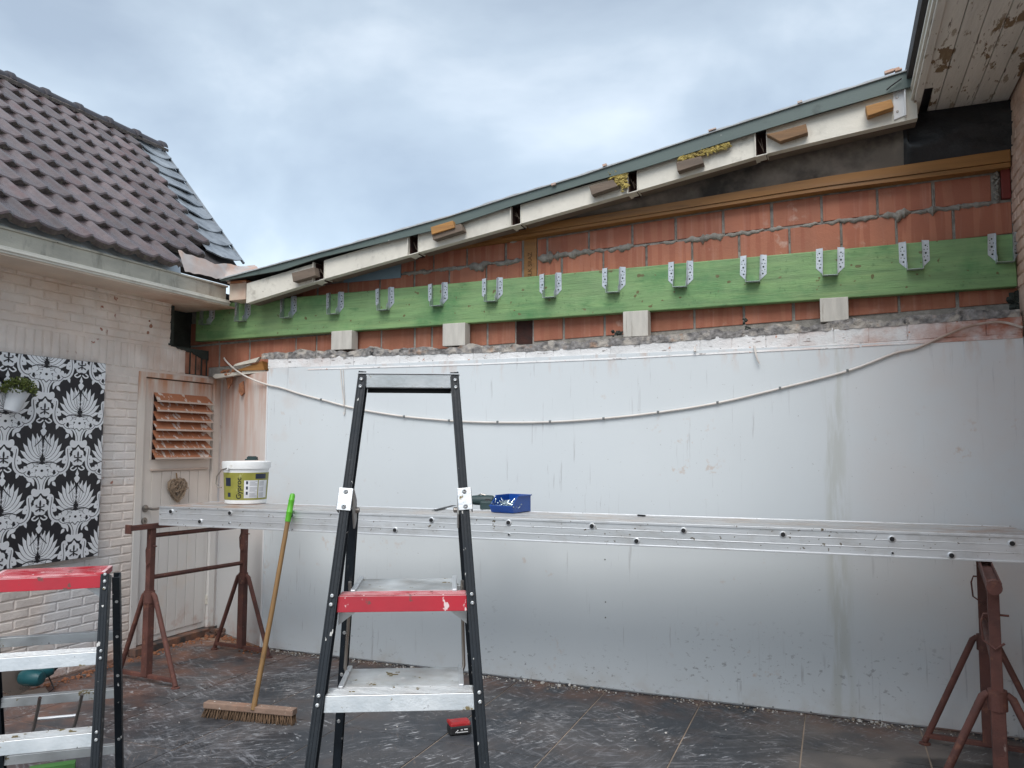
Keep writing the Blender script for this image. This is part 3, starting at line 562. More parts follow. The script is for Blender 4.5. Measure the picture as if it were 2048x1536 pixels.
# wall plate: thick board and thin batten below
q = MB(); n_ = 14; xs = [lerp(PT[0][0], PT[-1][0], i/n_) for i in range(n_+1)]
for lo_, hi_, y_, nm in ((.30, 1., 5.0-.03, 'wall_plate'), (0., .27, 5.0-.022, 'wall_batten')):
    q = MB()
    f = lambda x_, t: lerp(interp(PB, x_), interp(PT, x_), t)
    pts = [(x_, y_, f(x_, lo_)) for x_ in xs]+[(x_, y_, f(x_, hi_)) for x_ in reversed(xs)]
    for a_, b_ in zip(xs, xs[1:]): q.hexa([(a_,y_,f(a_,lo_)),(b_,y_,f(b_,lo_)),(b_,5.12,f(b_,lo_)),(a_,5.12,f(a_,lo_)),(a_,y_,f(a_,hi_)),(b_,y_,f(b_,hi_)),(b_,5.12,f(b_,hi_)),(a_,5.12,f(a_,hi_))])
    q.build(nm, MT['plate'], gab)
a_, b_ = P(688,550,'y',5.04).x, P(802,540,'y',5.04).x
MB().box((a_,5.035,l0(a_)-.012),(b_,5.06,l0(b_)+.17)).build('insulation_board', MT['blueins'], gab)
# mortar squeezed out of the joints
q = MB()
def mort_line(x0, x1, zf, seed, amp=.012, base=.006):
    n = max(4, int((x1-x0)/.012)); pts = []
    vs = []; K = 6
    for i in range(n+1):
        x_ = lerp(x0, x1, i/n); t = abs(nz(x_*17, seed)); t2 = abs(nz(x_*47, seed+5)); r = base+.003+amp*(.25+t*1.3)*(.4+1.2*t2); endf = min(1, min(i, n-i)/3+.15)
        c = V((x_, YB-.004, zf(x_)+nz(x_*23, seed+9)*.014-r*.3))
        for k in range(K+1):
            an = math.pi*k/K; vs.append(c+V((nz(x_*40, k)*.003, -math.sin(an)*r*1.1*endf, math.cos(an)*r*1.25*endf+nz(x_*50, k*3.)*.002)))
    q.add(vs, [(i*(K+1)+k, i*(K+1)+k+1, (i+1)*(K+1)+k+1, (i+1)*(K+1)+k) for i in range(n) for k in range(K)])
PX = lambda a_, y_=YB: P(a_, 500, 'y', y_).x
for a_, b_, am in [(805,868,.008),(872,932,.012),(936,985,.022),(985,1042,.014),(1076,1108,.034),(1106,1190,.026),(1188,1215,.016),(1215,1268,.024),(1280,1300,.012),(1322,1355,.014),(1368,1450,.030),(1450,1530,.014),(1535,1570,.014),(1600,1640,.010),(1650,1760,.014),(1765,1825,.028),(1830,1990,.014)]:
    mort_line(PX(a_), PX(b_), l0, a_*.1, am, .004)
for a_, b_ in [(1012,1040)]: mort_line(PX(a_), PX(b_), lambda x_: l0(x_)+.15, 3., .02)
for px in (1178,1265,1352,1447,1545,1645,1757,1870,935,1012,868):   # vertical joints
    x_ = P(px, 470, 'y', YB).x; z0 = l0(x_); n = 12; vs = []
    zt_ = min(z0+.17, platebot(x_)-.05)
    for i in range(n+1):
        z_ = lerp(z0, zt_, i/n); w_ = .007+.004*nz(z_*40, px)
        vs += [V((x_-w_, YB+.004, z_)), V((x_+nz(z_*30, px)*.003, YB-.003-.004*abs(nz(z_*50, px)), z_)), V((x_+w_, YB+.004, z_))]
    q.add(vs, [(i*3+k, i*3+k+1, i*3+k+4, i*3+k+3) for i in range(n) for k in (0, 1)])
for px in (761,829,899,973,1124,1207,1293,1385,1479,1580,1684,1795,1910):
    x_ = P(px, 520, 'y', YB).x; z1 = l0(x_)-.01; n = 9; vs = []
    for i in range(n+1):
        z_ = lerp(z1-.14*(.6+.4*((px*7)%10)/10), z1, i/n); w_ = .007+.005*nz(z_*40, px)
        vs += [V((x_-w_, YB+.003, z_)), V((x_+nz(z_*30, px)*.003, YB-.004-.005*abs(nz(z_*50, px)), z_)), V((x_+w_, YB+.003, z_))]
    q.add(vs, [(i*3+k, i*3+k+1, i*3+k+4, i*3+k+3) for i in range(n) for k in (0, 1)])
q.build('mortar', MT['mortar'], gab, smooth=True)
# broken white mortar at the right end of the top course
q = MB()
for i in range(26):
    p = P(1992+rb.uniform(-6,6), lerp(345,405,i/26), 'y', YB-.01); q.lathe(p, -Y, [(0,rb.uniform(.006,.014)),(.012,rb.uniform(.002,.008))], 5)
q.build('crumbled_mortar', MT['mortar'], gab)

q = MB()
for i in range(60):
    if i < 34: p = P(2034+rb.uniform(-14,12), 622+rb.uniform(-34,26), 'y', YB-.03); s_ = rb.uniform(.015,.04)
    elif i < 48: p = P(1490+rb.uniform(-8,8), 652+rb.uniform(-14,14), 'y', YW+.02); s_ = rb.uniform(.008,.02)  # dark lumps stand in for the shade of a hole in the mortar
    else: p = P(1236+rb.uniform(-12,14), 668+rb.uniform(-6,6), 'y', YW+.02); s_ = rb.uniform(.010,.022)
    a_ = V((rb.uniform(-1,1),rb.uniform(-1,1),rb.uniform(-1,1))).normalized(); b_ = a_.cross(Z).normalized(); q.obox(p, a_, b_, a_.cross(b_), s_, s_*.8, s_*.7)
q.build('dark_lumps_and_hole_shade', MT['darkmortar'], gab, kind='stuff')

# outer leaf: a course of painted bricks with torn bed mortar on top
ZT = [(-3.95, 2.168), (-1.715, 2.136), (.95, 2.205)]; ZP = [(-4.0, 2.070), (-1.711, 2.052), (-.169, 2.066), (.95, 2.086)]
led = MB()
led.box((-3.98,YW+.02,0),(XR,YB,2.05))
for a_, b_ in ((-3.9,-1.715),(-1.715,XR)): led.hexa([(a_,YW+.0175,2.05),(b_,YW+.0175,2.05),(b_,YB,2.05),(a_,YB,2.05),(a_,YW+.0175,interp(ZT,a_)-.004),(b_,YW+.0175,interp(ZT,b_)-.004),(b_,YB,interp(ZT,b_)-.004),(a_,YB,interp(ZT,a_)-.004)])
led; led = led.build('outer_leaf', MT['ledgepaint'], gab, label='stump of the outer brick leaf painted white')
x_ = -4.0; rr = random.Random(21)
while x_ < XR-.02:
    ln = min(.193+rr.uniform(-.012,.004), XR-.005-x_); xm = x_+ln/2; zb_ = interp(ZP, xm)+.022; zt_ = interp(ZT, xm)+rr.uniform(-.006,.012)
    q = MB(); j = lambda: rr.uniform(-.003,.003)
    q.hexa([(x_+.001+j()*.5,YW+.012+j(),zb_+j()),(x_+ln-.001+j()*.5,YW+.012+j(),zb_+j()),(x_+ln-.004,YB-.01,zb_),(x_+.004,YB-.01,zb_),(x_+.001+j()*.5,YW+.014+j(),zt_+j()*2),(x_+ln-.001+j()*.5,YW+.014+j(),zt_+j()*2),(x_+ln-.004,YB-.01,zt_),(x_+.004,YB-.01,zt_)])
    q.build('brick', MT['ledgepaint'], led, bevel=.003); x_ += ln+.003
q = MB()
def bedfn(u, v):
    x_ = lerp(-4.06, XR-.01, u); zt_ = interp(ZT, x_); n = nz(x_*14, v*3)
    h = .050+.028*nz(x_*5)+.016*nz(x_*19, 3)
    if v < .35: return V((x_, YW+.010+nz(x_*18, v*9)*.008, zt_-.006+h*(v/.35)+nz(x_*30, v*4)*.004))
    return V((x_, lerp(YW+.016, YB+.01, (v-.35)/.65), zt_-.006+h+nz(x_*20, v*9)*.008))
q.grid(bedfn, 420, 9).build('bed_mortar', MT['bedmortar'], led, smooth=False)
q = MB()   # thin painted batten over the sheet's top edge
for a_, b_ in [(-3.62,-2.2),(-2.19,-1.2),(-1.19,.15),(.16,.945)]:
    q.hexa([(a_,YW-.004,interp(ZP,a_)-.002),(b_,YW-.004,interp(ZP,b_)-.004),(b_,YW+.03,interp(ZP,b_)-.004),(a_,YW+.03,interp(ZP,a_)-.004),(a_,YW+.006,interp(ZP,a_)+.020),(b_,YW+.004,interp(ZP,b_)+.022),(b_,YW+.03,interp(ZP,b_)+.022),(a_,YW+.03,interp(ZP,a_)+.022)])
q.build('cover_batten', MT['ledgepaint'], gab, bevel=.002)
# broken corner at the left end of the ledge
MB().prism([P(a_, b_, 'y', 4.97) for a_, b_ in [(466,733),(470,728),(519,714),(511,724)]], (0,.03,0)).build('splintered_board', MT['whitewood'], gab)
MB().prism([P(a_, b_, 'y', 4.99) for a_, b_ in [(470,742),(524,722),(529,740)]], (0,.12,0)).build('cut_timber_end', MT['plate'], gab)
MB().prism([P(a_, b_, 'y', 5.0) for a_, b_ in [(425,753),(430,748),(455,746),(500,741),(530,740),(530,744),(480,749),(430,757)]], (0,.05,0)).build('plastic_strip', MT['whitewood'], gab)
q = MB()
for i in range(46):
    p = P(rb.uniform(445,500), rb.uniform(738,752), 'y', 5.05+rb.uniform(-.05,.02)); s_ = rb.uniform(.008,.024)
    q.obox(p, V((rb.random(),rb.random(),rb.random())).normalized(), Y, Z, s_, s_, s_*.7)
q.build('broken_brick_crumbs', MT['rubble'], gab)
for pts in ([(450,752),(466,750),(463,765),(456,778),(453,762)], [(478,768),(486,762),(488,785),(482,792),(477,783)]):
    MB().prism([P(a_, b_, 'y', 5.06 if a_ < 470 else 5.03) for a_, b_ in pts], (0,.012,0)).build('torn_paint_flake', MT['rubble'], gab)

# white cladding sheets
XS = -3.985
sh = MB().box((XS+.004,YW,.014),(XR-.002,YW+.018,2.088)).build('cladding_sheet', MT['plaster'], tag=('wide flat white sheet covering the lower wall behind the plank', 'wall sheet'))
sh.data.update()
q = MB().hexa([(XL+.005,5.205,.014),(XS,YW,.014),(XS+.005,YW+.018,.014),(XL+.005,5.225,.014),(XL+.005,5.205,2.05),(XS,YW,2.070),(XS+.005,YW+.018,2.070),(XL+.005,5.225,2.05)])
q.build('cladding_sheet', MT['plaster2'], tag=('narrow pinkish stained sheet angled into the corner beside the door', 'wall sheet'))
MB().box((XS-.006,YW-.006,.014),(XS+.006,YW,2.065)).build('seam_strip', MT['panelseam'], tag=('thin white vertical strip over the seam left of the ladder', 'trim strip'))

for k, (a_, b_) in enumerate([(1486,1409),(1546,1416),(1622,1426),(1760,1443),(578,1303),(604,1307),(1210,1121),(1211,1206),(1211,1237),(640,1310),(1925,1463)]):
    MB().lathe(P(a_, b_-2, 'y', YW+.001), -Y, [(0,.0055),(.002,.005),(.0025,.002)], 8).build('screw_head', MT['clip'], sh)
# green beam, hangers, props
bz = lambda x_: 2.370+.0052*x_
A, B = -4.79, XR-.002
q = MB().hexa([(A,YG,bz(A)),(B,YG,bz(B)),(B,YB-.006,bz(B)),(A,YB-.006,bz(A)),(A,YG,bz(A)+.292),(B,YG,bz(B)+.292),(B,YB-.006,bz(B)+.292),(A,YB-.006,bz(A)+.292)])
q.build('timber_beam', MT['green'], bevel=.006, tag=('long green stained timber beam bolted along the red block wall', 'beam'))
def hanger_mesh():
    q = MB(); ow, hh, dep, wi = .080, .160, .055, .040
    t = .002
    for s in (-1, 1):
        a_, b_ = s*wi, s*(wi+.038)
        # nailing flange with a slanted foot
        q.cur = 0; q.prism([(a_,-t,-hh+.012),(b_,-t,-hh+.050),(b_,-t,.006),(a_,-t,.010)], (0, t, 0))
        # side cheek
        q.prism([(a_,-t,-hh),(a_,-dep*.9,-hh),(a_,-dep*.95,-hh+.03),(a_,-dep*.45,-hh+.055),(a_,-dep*.40,.0),(a_,-t,.012)], (s*.002, 0, 0))
        q.cur = 1
        for i, (u, z, r) in enumerate([(.5,-.022,.0045),(.3,-.045,.003),(.72,-.045,.003),(.5,-.066,.0058),(.3,-.088,.003),(.72,-.084,.003),(.42,-.108,.0055),(.75,-.03,.0025)]):
            q.lathe((lerp(a_, b_, u), -t-.0007, z), Y, [(0, r), (.0006, r)], 8)
    q.cur = 0; q.box((-wi-.002,-dep*.92,-hh-.002),(wi+.002,0,-hh)); 
    return q.mesh('joist_hanger', [MT['galv'], MT['hole']])
hme = hanger_mesh()
HL = ['leftmost, shaded by the gutter', 'second from left', 'third from left', 'fourth from left, above the first white prop', 'fifth from left', 'sixth from left', 'seventh from left, right of the second white prop', 'eighth from left, right of the timber post', 'ninth from left', 'tenth from left, right above the third white prop', 'eleventh from left', 'twelfth from left, above the last white prop', 'second from the right end', 'rightmost, beside the pink wall']
for k, px in enumerate([417,487,578,671,770,876,985,1101,1228,1362,1508,1662,1830,2012]):
    x_ = P(px, 560, 'y', YG).x
    o = bpy.data.objects.new('joist_hanger', hme); col.objects.link(o); o.location = (x_, YG-.0005, bz(x_)+.292+rb.uniform(-.004,.004)); o.rotation_euler = (0, rb.uniform(-.035,.035), 0)
    setp(o, 'galvanised joist hanger on the green beam, '+HL[k], 'joist hanger', 'joist hangers along the green beam')
for (a_, b_, py), lb in zip([(662,703,690),(885,930,670),(1246,1296,645),(1640,1697,620)], ['leftmost white wood prop under the green beam, cracked at its foot', 'worn grey white wood prop under the green beam, above the ladder', 'third white wood prop from the left under the green beam', 'largest and rightmost white wood prop under the green beam']):
    x0, x1 = P(a_, py, 'y', 4.935).x, P(b_, py, 'y', 4.935).x
    MB().box((x0,4.935,interp(ZT,x0)+.050),(x1,5.02,bz(x0)-.001)).build('wood_prop', MT['propw'], bevel=.003, tag=(lb, 'prop block', 'white props under the green beam'))

# ------------------------------------------------------------------ flat roof edge above
fr_ = thing('flat_roof', (-1.9, 5.2, 2.6), 'sloping edge of a low roof with grey green trim and cut white boards', 'roof edge')
YV = 4.80
VB = [(p.x, p.z) for p in (P(a_, b_, 'y', YV) for a_, b_ in [(507,602),(644,559),(822,509),(1025,452),(1269,383),(1519,311),(1640,281),(1835,236)])]
VT = [(p.x, p.z) for p in (P(a_, b_, 'y', YV) for a_, b_ in [(497,566),(624,528),(812,472),(1022,415),(1281,338),(1506,267),(1640,228),(1811,178),(1835,172)])]
vx = lambda px: P(px, interp([(500,580),(1000,440),(1835,205)], px), 'y', YV).x
notch = [(628,650),(817,838),(1022,1043),(1255,1276),(1510,1535)]
segs = []; last = 493
for a_, b_ in notch: segs.append((last, a_)); last = b_
segs.append((last, 1834))
for a_, b_ in segs:
    q = MB(); xs = [lerp(vx(a_), vx(b_), i/4) for i in range(5)]
    for c_, d_ in zip(xs, xs[1:]):
        f, h = lambda x_: interp(VB, x_), lambda x_: interp(VT, x_)
        q.hexa([(c_,YV,f(c_)),(d_,YV,f(d_)),(d_,YV+.055,f(d_)),(c_,YV+.055,f(c_)),(c_,YV,h(c_)),(d_,YV,h(d_)),(d_,YV+.055,h(d_)),(c_,YV+.055,h(c_))])
    q.build('verge_board', MT['whitewood'], fr_)
    q = MB().hexa([(xs[0],YV+.056,interp(VB,xs[0])+.004),(xs[-1],YV+.056,interp(VB,xs[-1])+.004),(xs[-1],YV+.15,interp(VB,xs[-1])+.004),(xs[0],YV+.15,interp(VB,xs[0])+.004),(xs[0],YV+.056,interp(VT,xs[0])),(xs[-1],YV+.056,interp(VT,xs[-1])),(xs[-1],YV+.15,interp(VT,xs[-1])),(xs[0],YV+.15,interp(VT,xs[0]))])
    q.build('inner_board', MT['oldwood'], fr_)
for a_, b_ in notch:
    x0, x1 = vx(a_), vx(b_); t = .006
    z = lambda x_, u: lerp(interp(VB, x_), interp(VT, x_), u)
    q = MB(); q.box((x0,YV-.02,z(x0,-.05)),(x0+t,YV+.10,z(x0,1.04))).box((x1-t,YV-.006,z(x1,-.02)),(x1,YV+.10,z(x1,.98)))
    q.hexa([(x0,YV-.012,z(x0,-.045)),(x1,YV-.006,z(x1,-.035)),(x1,YV+.10,z(x1,-.035)),(x0,YV+.10,z(x0,-.045)),(x0,YV-.012,z(x0,-.0)),(x1,YV-.006,z(x1,.01)),(x1,YV+.10,z(x1,.01)),(x0,YV+.10,z(x0,0))])
    q.build('purlin_casing', MT['whitewood'], fr_, bevel=.001)
    q = MB().box((x0+t,YV+.085,z(x0,-.02)),(x1-t,YV+.10,z(x1,1.1))); q.box((x0+t,YV+.01,z(x0,.0)),(x0+t+.003,YV+.085,z(x0,1.02))).box((x1-t-.003,YV+.01,z(x0,.0)),(x1-t,YV+.085,z(x0,1.0))); q.build('purlin_recess', MT['rustdark'], fr_)
    q = MB()
    for k in range(3): q.tube([(lerp(x0,x1,rb.uniform(.2,.5)),YV+.02,z(x0,rb.uniform(.6,.8))),(lerp(x0,x1,rb.uniform(.5,.8)),YV+.03,z(x0,rb.uniform(.2,.45)))], .0016, 4)
    q.build('splinter', MT['oldwood'], fr_)
q = MB(); x0, x1 = vx(1787), vx(1808); z = lambda x_, u: lerp(interp(VB, x_), interp(VT, x_), u)
q.hexa([(x0,YV-.008,z(x0,.10)),(x1,YV-.008,z(x1,.16)),(x1,YV,z(x1,.16)),(x0,YV,z(x0,.10)),(x0,YV-.008,z(x0,1.)),(x1,YV-.008,z(x1,1.06)),(x1,YV,z(x1,1.06)),(x0,YV,z(x0,1.))])
q.box((x1,YV-.03,z(x1,.12)),(x1+.008,YV+.02,z(x1,1.25))); q.build('end_plate', MT['panelseam'], fr_)
q = MB()
for u in (.35, .8): q.lathe((lerp(x0,x1,.35),YV-.008,z(x0,u)), -Y, [(0,.008),(.004,.006)], 8)
q.build('end_plate_screws', MT['steel'], fr_)
q = MB(); q.tube([P(1773,180,'y',4.74), P(1782,172,'y',4.74), P(1803,157,'y',4.74)], .004, 6).build('loose_wire', MT['ink'], fr_)
# trim and roofing
TT = [(p.x, p.z) for p in (P(a_, b_, 'y', 4.76) for a_, b_ in [(441,558),(560,526),(700,488),(860,443),(900,432),(1022,393),(1165,350),(1206,336),(1425,264),(1640,195),(1823,138)])]
TB = [(p.x, p.z) for p in (P(a_, b_, 'y', 4.76) for a_, b_ in [(441,562),(560,541),(644,514),(860,462),(900,453),(1022,412),(1172,366),(1275,339),(1506,266),(1640,225),(1825,172)])]
q = MB(); q2 = MB(); q3 = MB(); n_ = 120; xs = [lerp(TT[0][0], TT[-1][0], i/n_) for i in range(n_+1)]
for i, (a_, b_) in enumerate(zip(xs, xs[1:])):
    q.hexa([(a_,4.76,interp(TB,a_)),(b_,4.76,interp(TB,b_)),(b_,4.772,interp(TB,b_)),(a_,4.772,interp(TB,a_)),(a_,4.76,interp(TT,a_)-.006),(b_,4.76,interp(TT,b_)-.006),(b_,4.772,interp(TT,b_)-.006),(a_,4.772,interp(TT,a_)-.006)])
    ja, jb = abs(nz(a_*6))*.010+abs(nz(a_*25, 2))*.004, abs(nz(b_*6))*.010+abs(nz(b_*25, 2))*.004
    q2.hexa([(a_,4.748,interp(TT,a_)-.006),(b_,4.748,interp(TT,b_)-.006),(b_,5.9,interp(TT,b_)-.006),(a_,5.9,interp(TT,a_)-.006),(a_,4.748,interp(TT,a_)+ja),(b_,4.748,interp(TT,b_)+jb),(b_,5.9,interp(TT,b_)+ja),(a_,5.9,interp(TT,a_)+jb)])
q.build('edge_trim', MT['trim'], fr_); q2.build('roofing_sheet', MT['roofing'], fr_)
xs = [lerp(TT[0][0]+.05, TT[-1][0], i/10) for i in range(11)]
for a_, b_ in zip(xs, xs[1:]):
    za, zb = lerp(interp(TB,a_), interp(TT,a_), .35), lerp(interp(TB,b_), interp(TT,b_), .35)
    q3.hexa([(a_,4.775,za),(b_,4.775,zb),(b_,5.9,zb),(a_,5.9,za),(a_,4.775,interp(TT,a_)-.008),(b_,4.775,interp(TT,b_)-.008),(b_,5.9,interp(TT,b_)-.008),(a_,5.9,interp(TT,a_)-.008)])
q3.build('roof_deck', MT['darkroof'], fr_)
q = MB()
for px, py in ((1108,371),(1425,262),(1790,142),(1797,143),(1778,146),(1600,207),(1210,333)):
    p = P(px, py, 'y', 4.755); q.obox(p+Z*.006, V((1,0,.2)).normalized(), Y, V((-.2,0,1)).normalized(), rb.uniform(.02,.05), .03, rb.uniform(.006,.014))
q.build('roofing_scraps', MT['flash'], fr_)
q = MB(); xs = [lerp(XL-.2, XR+.3, i/24) for i in range(25)]
for a_, b_ in zip(xs, xs[1:]):
    ta, tb = [min(interp(TT, x_)-.05, 3.2) for x_ in (a_, b_)]
    q.hexa([(a_,YB+.001,2.06),(b_,YB+.001,2.06),(b_,YB+.2,2.06),(a_,YB+.2,2.06),(a_,YB+.001,ta),(b_,YB+.001,tb),(b_,YB+.2,tb),(a_,YB+.2,ta)])
q.build('upper_wall_core', MT['mortar'], gab)
# nailed wood blocks and wool, parts of the roof edge
def wblock(name, pts, d, mt, yv=YV):
    return MB().prism([P(a_, b_, 'y', yv-d) for a_, b_ in pts], (0, d, 0)).build(name, mt, fr_, bevel=.003)
wblock('wood_block', [(583,546),(628,534),(631,551),(586,564)], .06, MT['oldwood'])
wblock('wood_block', [(862,464),(921,447),(926,461),(866,480)], .06, MT['oldwood'])
wblock('wood_block', [(861,454),(905,441),(909,455),(863,469)], .075, MT['freshwood'])
wblock('wood_block', [(1178,372),(1225,359),(1236,372),(1183,390)], .06, MT['oldwood'])
wblock('wood_block', [(1352,324),(1402,312),(1407,326),(1355,343)], .06, MT['oldwood'])
wblock('wood_block', [(1532,268),(1560,262),(1612,247),(1616,265),(1560,283)], .05, MT['brownwood'])
wblock('wood_block', [(1731,212),(1783,198),(1788,214),(1735,232)], .06, MT['freshwood'])
def wool(cpx, cpy, w_, h_, n, seed, tilt):
    r3 = random.Random(seed); q = MB()
    for i in range(n):
        a_ = r3.uniform(-1, 1); u = a_*w_; vv = r3.gauss(0, .35)*h_*(1-.5*abs(a_))
        p = P(cpx+u, cpy+vv+u*tilt, 'y', YV-.03); pts = []
        d = V((r3.uniform(-1,1), r3.uniform(-.4,.4), r3.uniform(-.5,.7))).normalized(); ln = r3.uniform(.015,.045)
        for k in range(4): pts.append(p+d*ln*(k/3-.5)+V((nz(i, k, 1), nz(i, k, 5), nz(i, k, 9)))*.012)
        q.tube(pts, [.0015, r3.uniform(.003,.010), r3.uniform(.003,.009), .001], 5)
    return q.build('wool_tuft', MT['insul'], fr_, smooth=True, label='tuft of yellow mineral wool sticking out of the roof edge')
wool(1232, 349, 20, 19, 170, 4, .2); wool(1243, 368, 11, 14, 60, 8, .3); wool(1408, 304, 50, 10, 200, 6, -.28)
# membranes behind
def memb(px0, px1, mt, nm, y_=5.01, seed=0, lab=None):
    x0, x1 = P(px0, 350, 'y', y_).x, P(px1, 350, 'y', y_).x
    def fn(u, v):
        x_ = lerp(x0, x1, u); zb_ = interp(PT, x_)-.01; zt_ = (interp(VT, x_)+.02) if x_ < .44 else 3.42
        w_ = nz(x_*2.2+seed, v*2)*.035+nz(x_*6, v*5+seed)*.012
        return V((x_, y_-.01-.035*math.sin(v*math.pi)+w_*math.sin(v*math.pi), lerp(zb_, zt_, v)))
    return MB().grid(fn, 60, 14).build(nm, mt, gab, smooth=True, label=lab)
memb(700, 1820, MT['membrane'], 'membrane', lab='blotchy grey brown old membrane under the roof edge')
memb(1808, 2045, MT['blackmem'], 'membrane', 4.99, 3, lab='black taped membrane piece at the right')
q = MB()
for px, py in ((1819,278),(1831,278),(1829,287)): q.lathe(P(px, py, 'y', 4.955), -Y, [(0,.004),(.003,.003)], 6)
q.build('staple_marks', MT['panelseam'], gab)

# ------------------------------------------------------------------ right house
rh = thing('brick_house', (XR, 3, 0), 'taller house at the right edge with pink brick wall and peeling soffit', 'house')
rw = MB().box((XR+.008,.2,0),(XR+.3,5.4,3.9)).build('wall', MT['brickpaint2'], rh)
rset = []
for s in range(6):
    q = brick_mesh(.186, BP-.006, .014, 40+s, .004); 
    for v in q.v: v.x = -v.x
    rset.append(q.mesh('brick', MT['brickpaint2']))
zc = 2.4; row = 0
while zc < 3.42:
    y = 5.25-(.0975 if row % 2 else 0)
    while y > 4.1: inst('brick', rst.choice(rset), rw, (XR, y, zc), (rst.uniform(-.01,.01), 0, 0)); y -= .195
    zc += BP; row += 1
ZS = 3.42; xb = .500
SW = (XR-xb)/5
for k in range(5):
    a_, b_ = xb+SW*k+.0018, xb+SW*(k+1)-.0018
    yend = 5.03
    q = MB()
    if k == 0: q.box((a_,.2,ZS),(b_,4.66,ZS+.015)); q.box((a_+.045,4.66,ZS),(b_,5.03,ZS+.015))
    else: q.box((a_,.2,ZS+rb.uniform(-.001,.002)),(b_,5.03+rb.uniform(-.01,.01),ZS+.015))
    q.build('soffit_board', MT['peel'], rh, bevel=.003)
MB().box((xb,.2,ZS+.05),(XR,5.03,ZS+.06)).box((.44,5.035,ZS-.02),(XR+.3,5.3,ZS+.2)).build('soffit_void', MT['darkroof'], rh)
MB().box((.462,.2,ZS-.012),(xb,5.06,ZS+.12)).build('fascia_board', MT['peel'], rh, bevel=.004)
MB().box((.448,.2,ZS+.004),(.462,5.04,ZS+.022)).box((.446,.2,ZS+.06),(.462,5.04,ZS+.075)).build('fascia_moulding', MT['whitewood'], rh, bevel=.003)
MB().box((.428,.2,ZS+.115),(XR+.3,5.06,ZS+.20)).build('roof', MT['darkroof'], rh)
q = MB(); q.box((.44,5.0,3.30),(.475,5.03,ZS+.1)); q.prism([P(a_, b_, 'y', 4.85) for a_, b_ in [(1805,158),(1813,156),(1824,182),(1824,196),(1817,182)]], (0,.03,0)); q.build('broken_batten', MT['brownwood'], rh)

# ------------------------------------------------------------------ framed damask panel
xa = -4.655
ya0, ya1, za0, za1 = 2.60, P(212,727,'x',xa).y, P(198,1111,'x',xa).z, P(212,727,'x',xa).z
art = thing('damask_panel', (XL, 3.4, za0), 'large black panel with white damask print on the painted brick wall', 'wall art')
MB().box((XL+.006,ya0,za0),(xa,ya1,za1)).build('board', MT['artblack'], art, bevel=.002)
def clip(poly, a_, b_, c_, d_):
    def cl(p, ax, lim, sgn):
        out = []
        for i in range(len(p)):
            s_, e_ = p[i-1], p[i]; si, ei = sgn*(s_[ax]-lim) <= 0, sgn*(e_[ax]-lim) <= 0
            if si != ei: t = (lim-s_[ax])/(e_[ax]-s_[ax]); out.append((lerp(s_[0], e_[0], t), lerp(s_[1], e_[1], t)))
            if ei: out.append(e_)
        return out
    for ax, lim, sg in ((0, a_, -1), (0, b_, 1), (1, c_, -1), (1, d_, 1)):
        poly = cl(poly, ax, lim, sg)
        if len(poly) < 3: return None
    return poly
# motif polygons in cell units (x, z) ; half width ~.13, height ~.33
def leafp(bx, bz_, ang, ln, wd, curve=0., n=7):
    out = []; pts = []
    for i in range(n+1):
        t = i/n; a_ = ang+curve*t; pts.append(t)
    cx, cz = bx, bz_; cl = []
    for i in range(n+1):
        cl.append((cx, cz, ang+curve*i/n)); cx += math.cos(ang+curve*i/n)*ln/n; cz += math.sin(ang+curve*i/n)*ln/n
    L1, R1 = [], []
    for i, (x_, z_, a_) in enumerate(cl):
        w_ = wd*math.sin(min(1, (i/n)*1.02)**.75*math.pi)*.5+(.0012 if 0 < i < n else 0); L1.append((x_-math.sin(a_)*w_, z_+math.cos(a_)*w_)); R1.append((x_+math.sin(a_)*w_, z_-math.cos(a_)*w_))
    return L1+R1[::-1]
def ribbon(pts, ws):
    out = []
    for i in range(len(pts)-1):
        (x0, z0), (x1, z1) = pts[i], pts[i+1]
        def nrm(k):
            a_, b_ = pts[max(k-1, 0)], pts[min(k+1, len(pts)-1)]; dx, dz = b_[0]-a_[0], b_[1]-a_[1]; l_ = math.hypot(dx, dz) or 1; return -dz/l_, dx/l_
        n0, n1_ = nrm(i), nrm(i+1); w0, w1 = ws[i]/2, ws[i+1]/2
        out.append([(x0+n0[0]*w0, z0+n0[1]*w0), (x1+n1_[0]*w1, z1+n1_[1]*w1), (x1-n1_[0]*w1, z1-n1_[1]*w1), (x0-n0[0]*w0, z0-n0[1]*w0)])
    return out
def circ(cx, cz, rx, rz, n=12): return [(cx+math.cos(2*math.pi*k/n)*rx, cz+math.sin(2*math.pi*k/n)*rz) for k in range(n)]
def spline(cp, n=6):
    out = []
    for i in range(len(cp)-1):
        p0, p1, p2, p3 = cp[max(i-1,0)], cp[i], cp[i+1], cp[min(i+2,len(cp)-1)]
        for k in range(n):
            t = k/n; out.append(tuple(.5*((2*p1[a])+(-p0[a]+p2[a])*t+(2*p0[a]-5*p1[a]+4*p2[a]-p3[a])*t*t+(-p0[a]+3*p1[a]-3*p2[a]+p3[a])*t**3) for a in (0, 1)))
    out.append(cp[-1]); return out
D = math.radians
wht, blk = [], []
half_w = []
for ang, ln, wd, bz_, cv in [(-38,.100,.036,-.05,-.5),(-16,.118,.036,-.05,-.25),(2,.132,.034,-.05,.35),(16,.145,.042,-.045,.5),(30,.155,.042,-.04,.55),(44,.158,.042,-.03,.5),(58,.155,.040,-.02,.4),(72,.145,.030,-.015,.25),(84,.125,.022,-.01,.1)]:
    half_w.append(leafp(.008, bz_, D(ang), ln, wd, cv))
for i in range(3): half_w.append(leafp(.004, .0+.02*i, D(75-i*5), .09, .018))
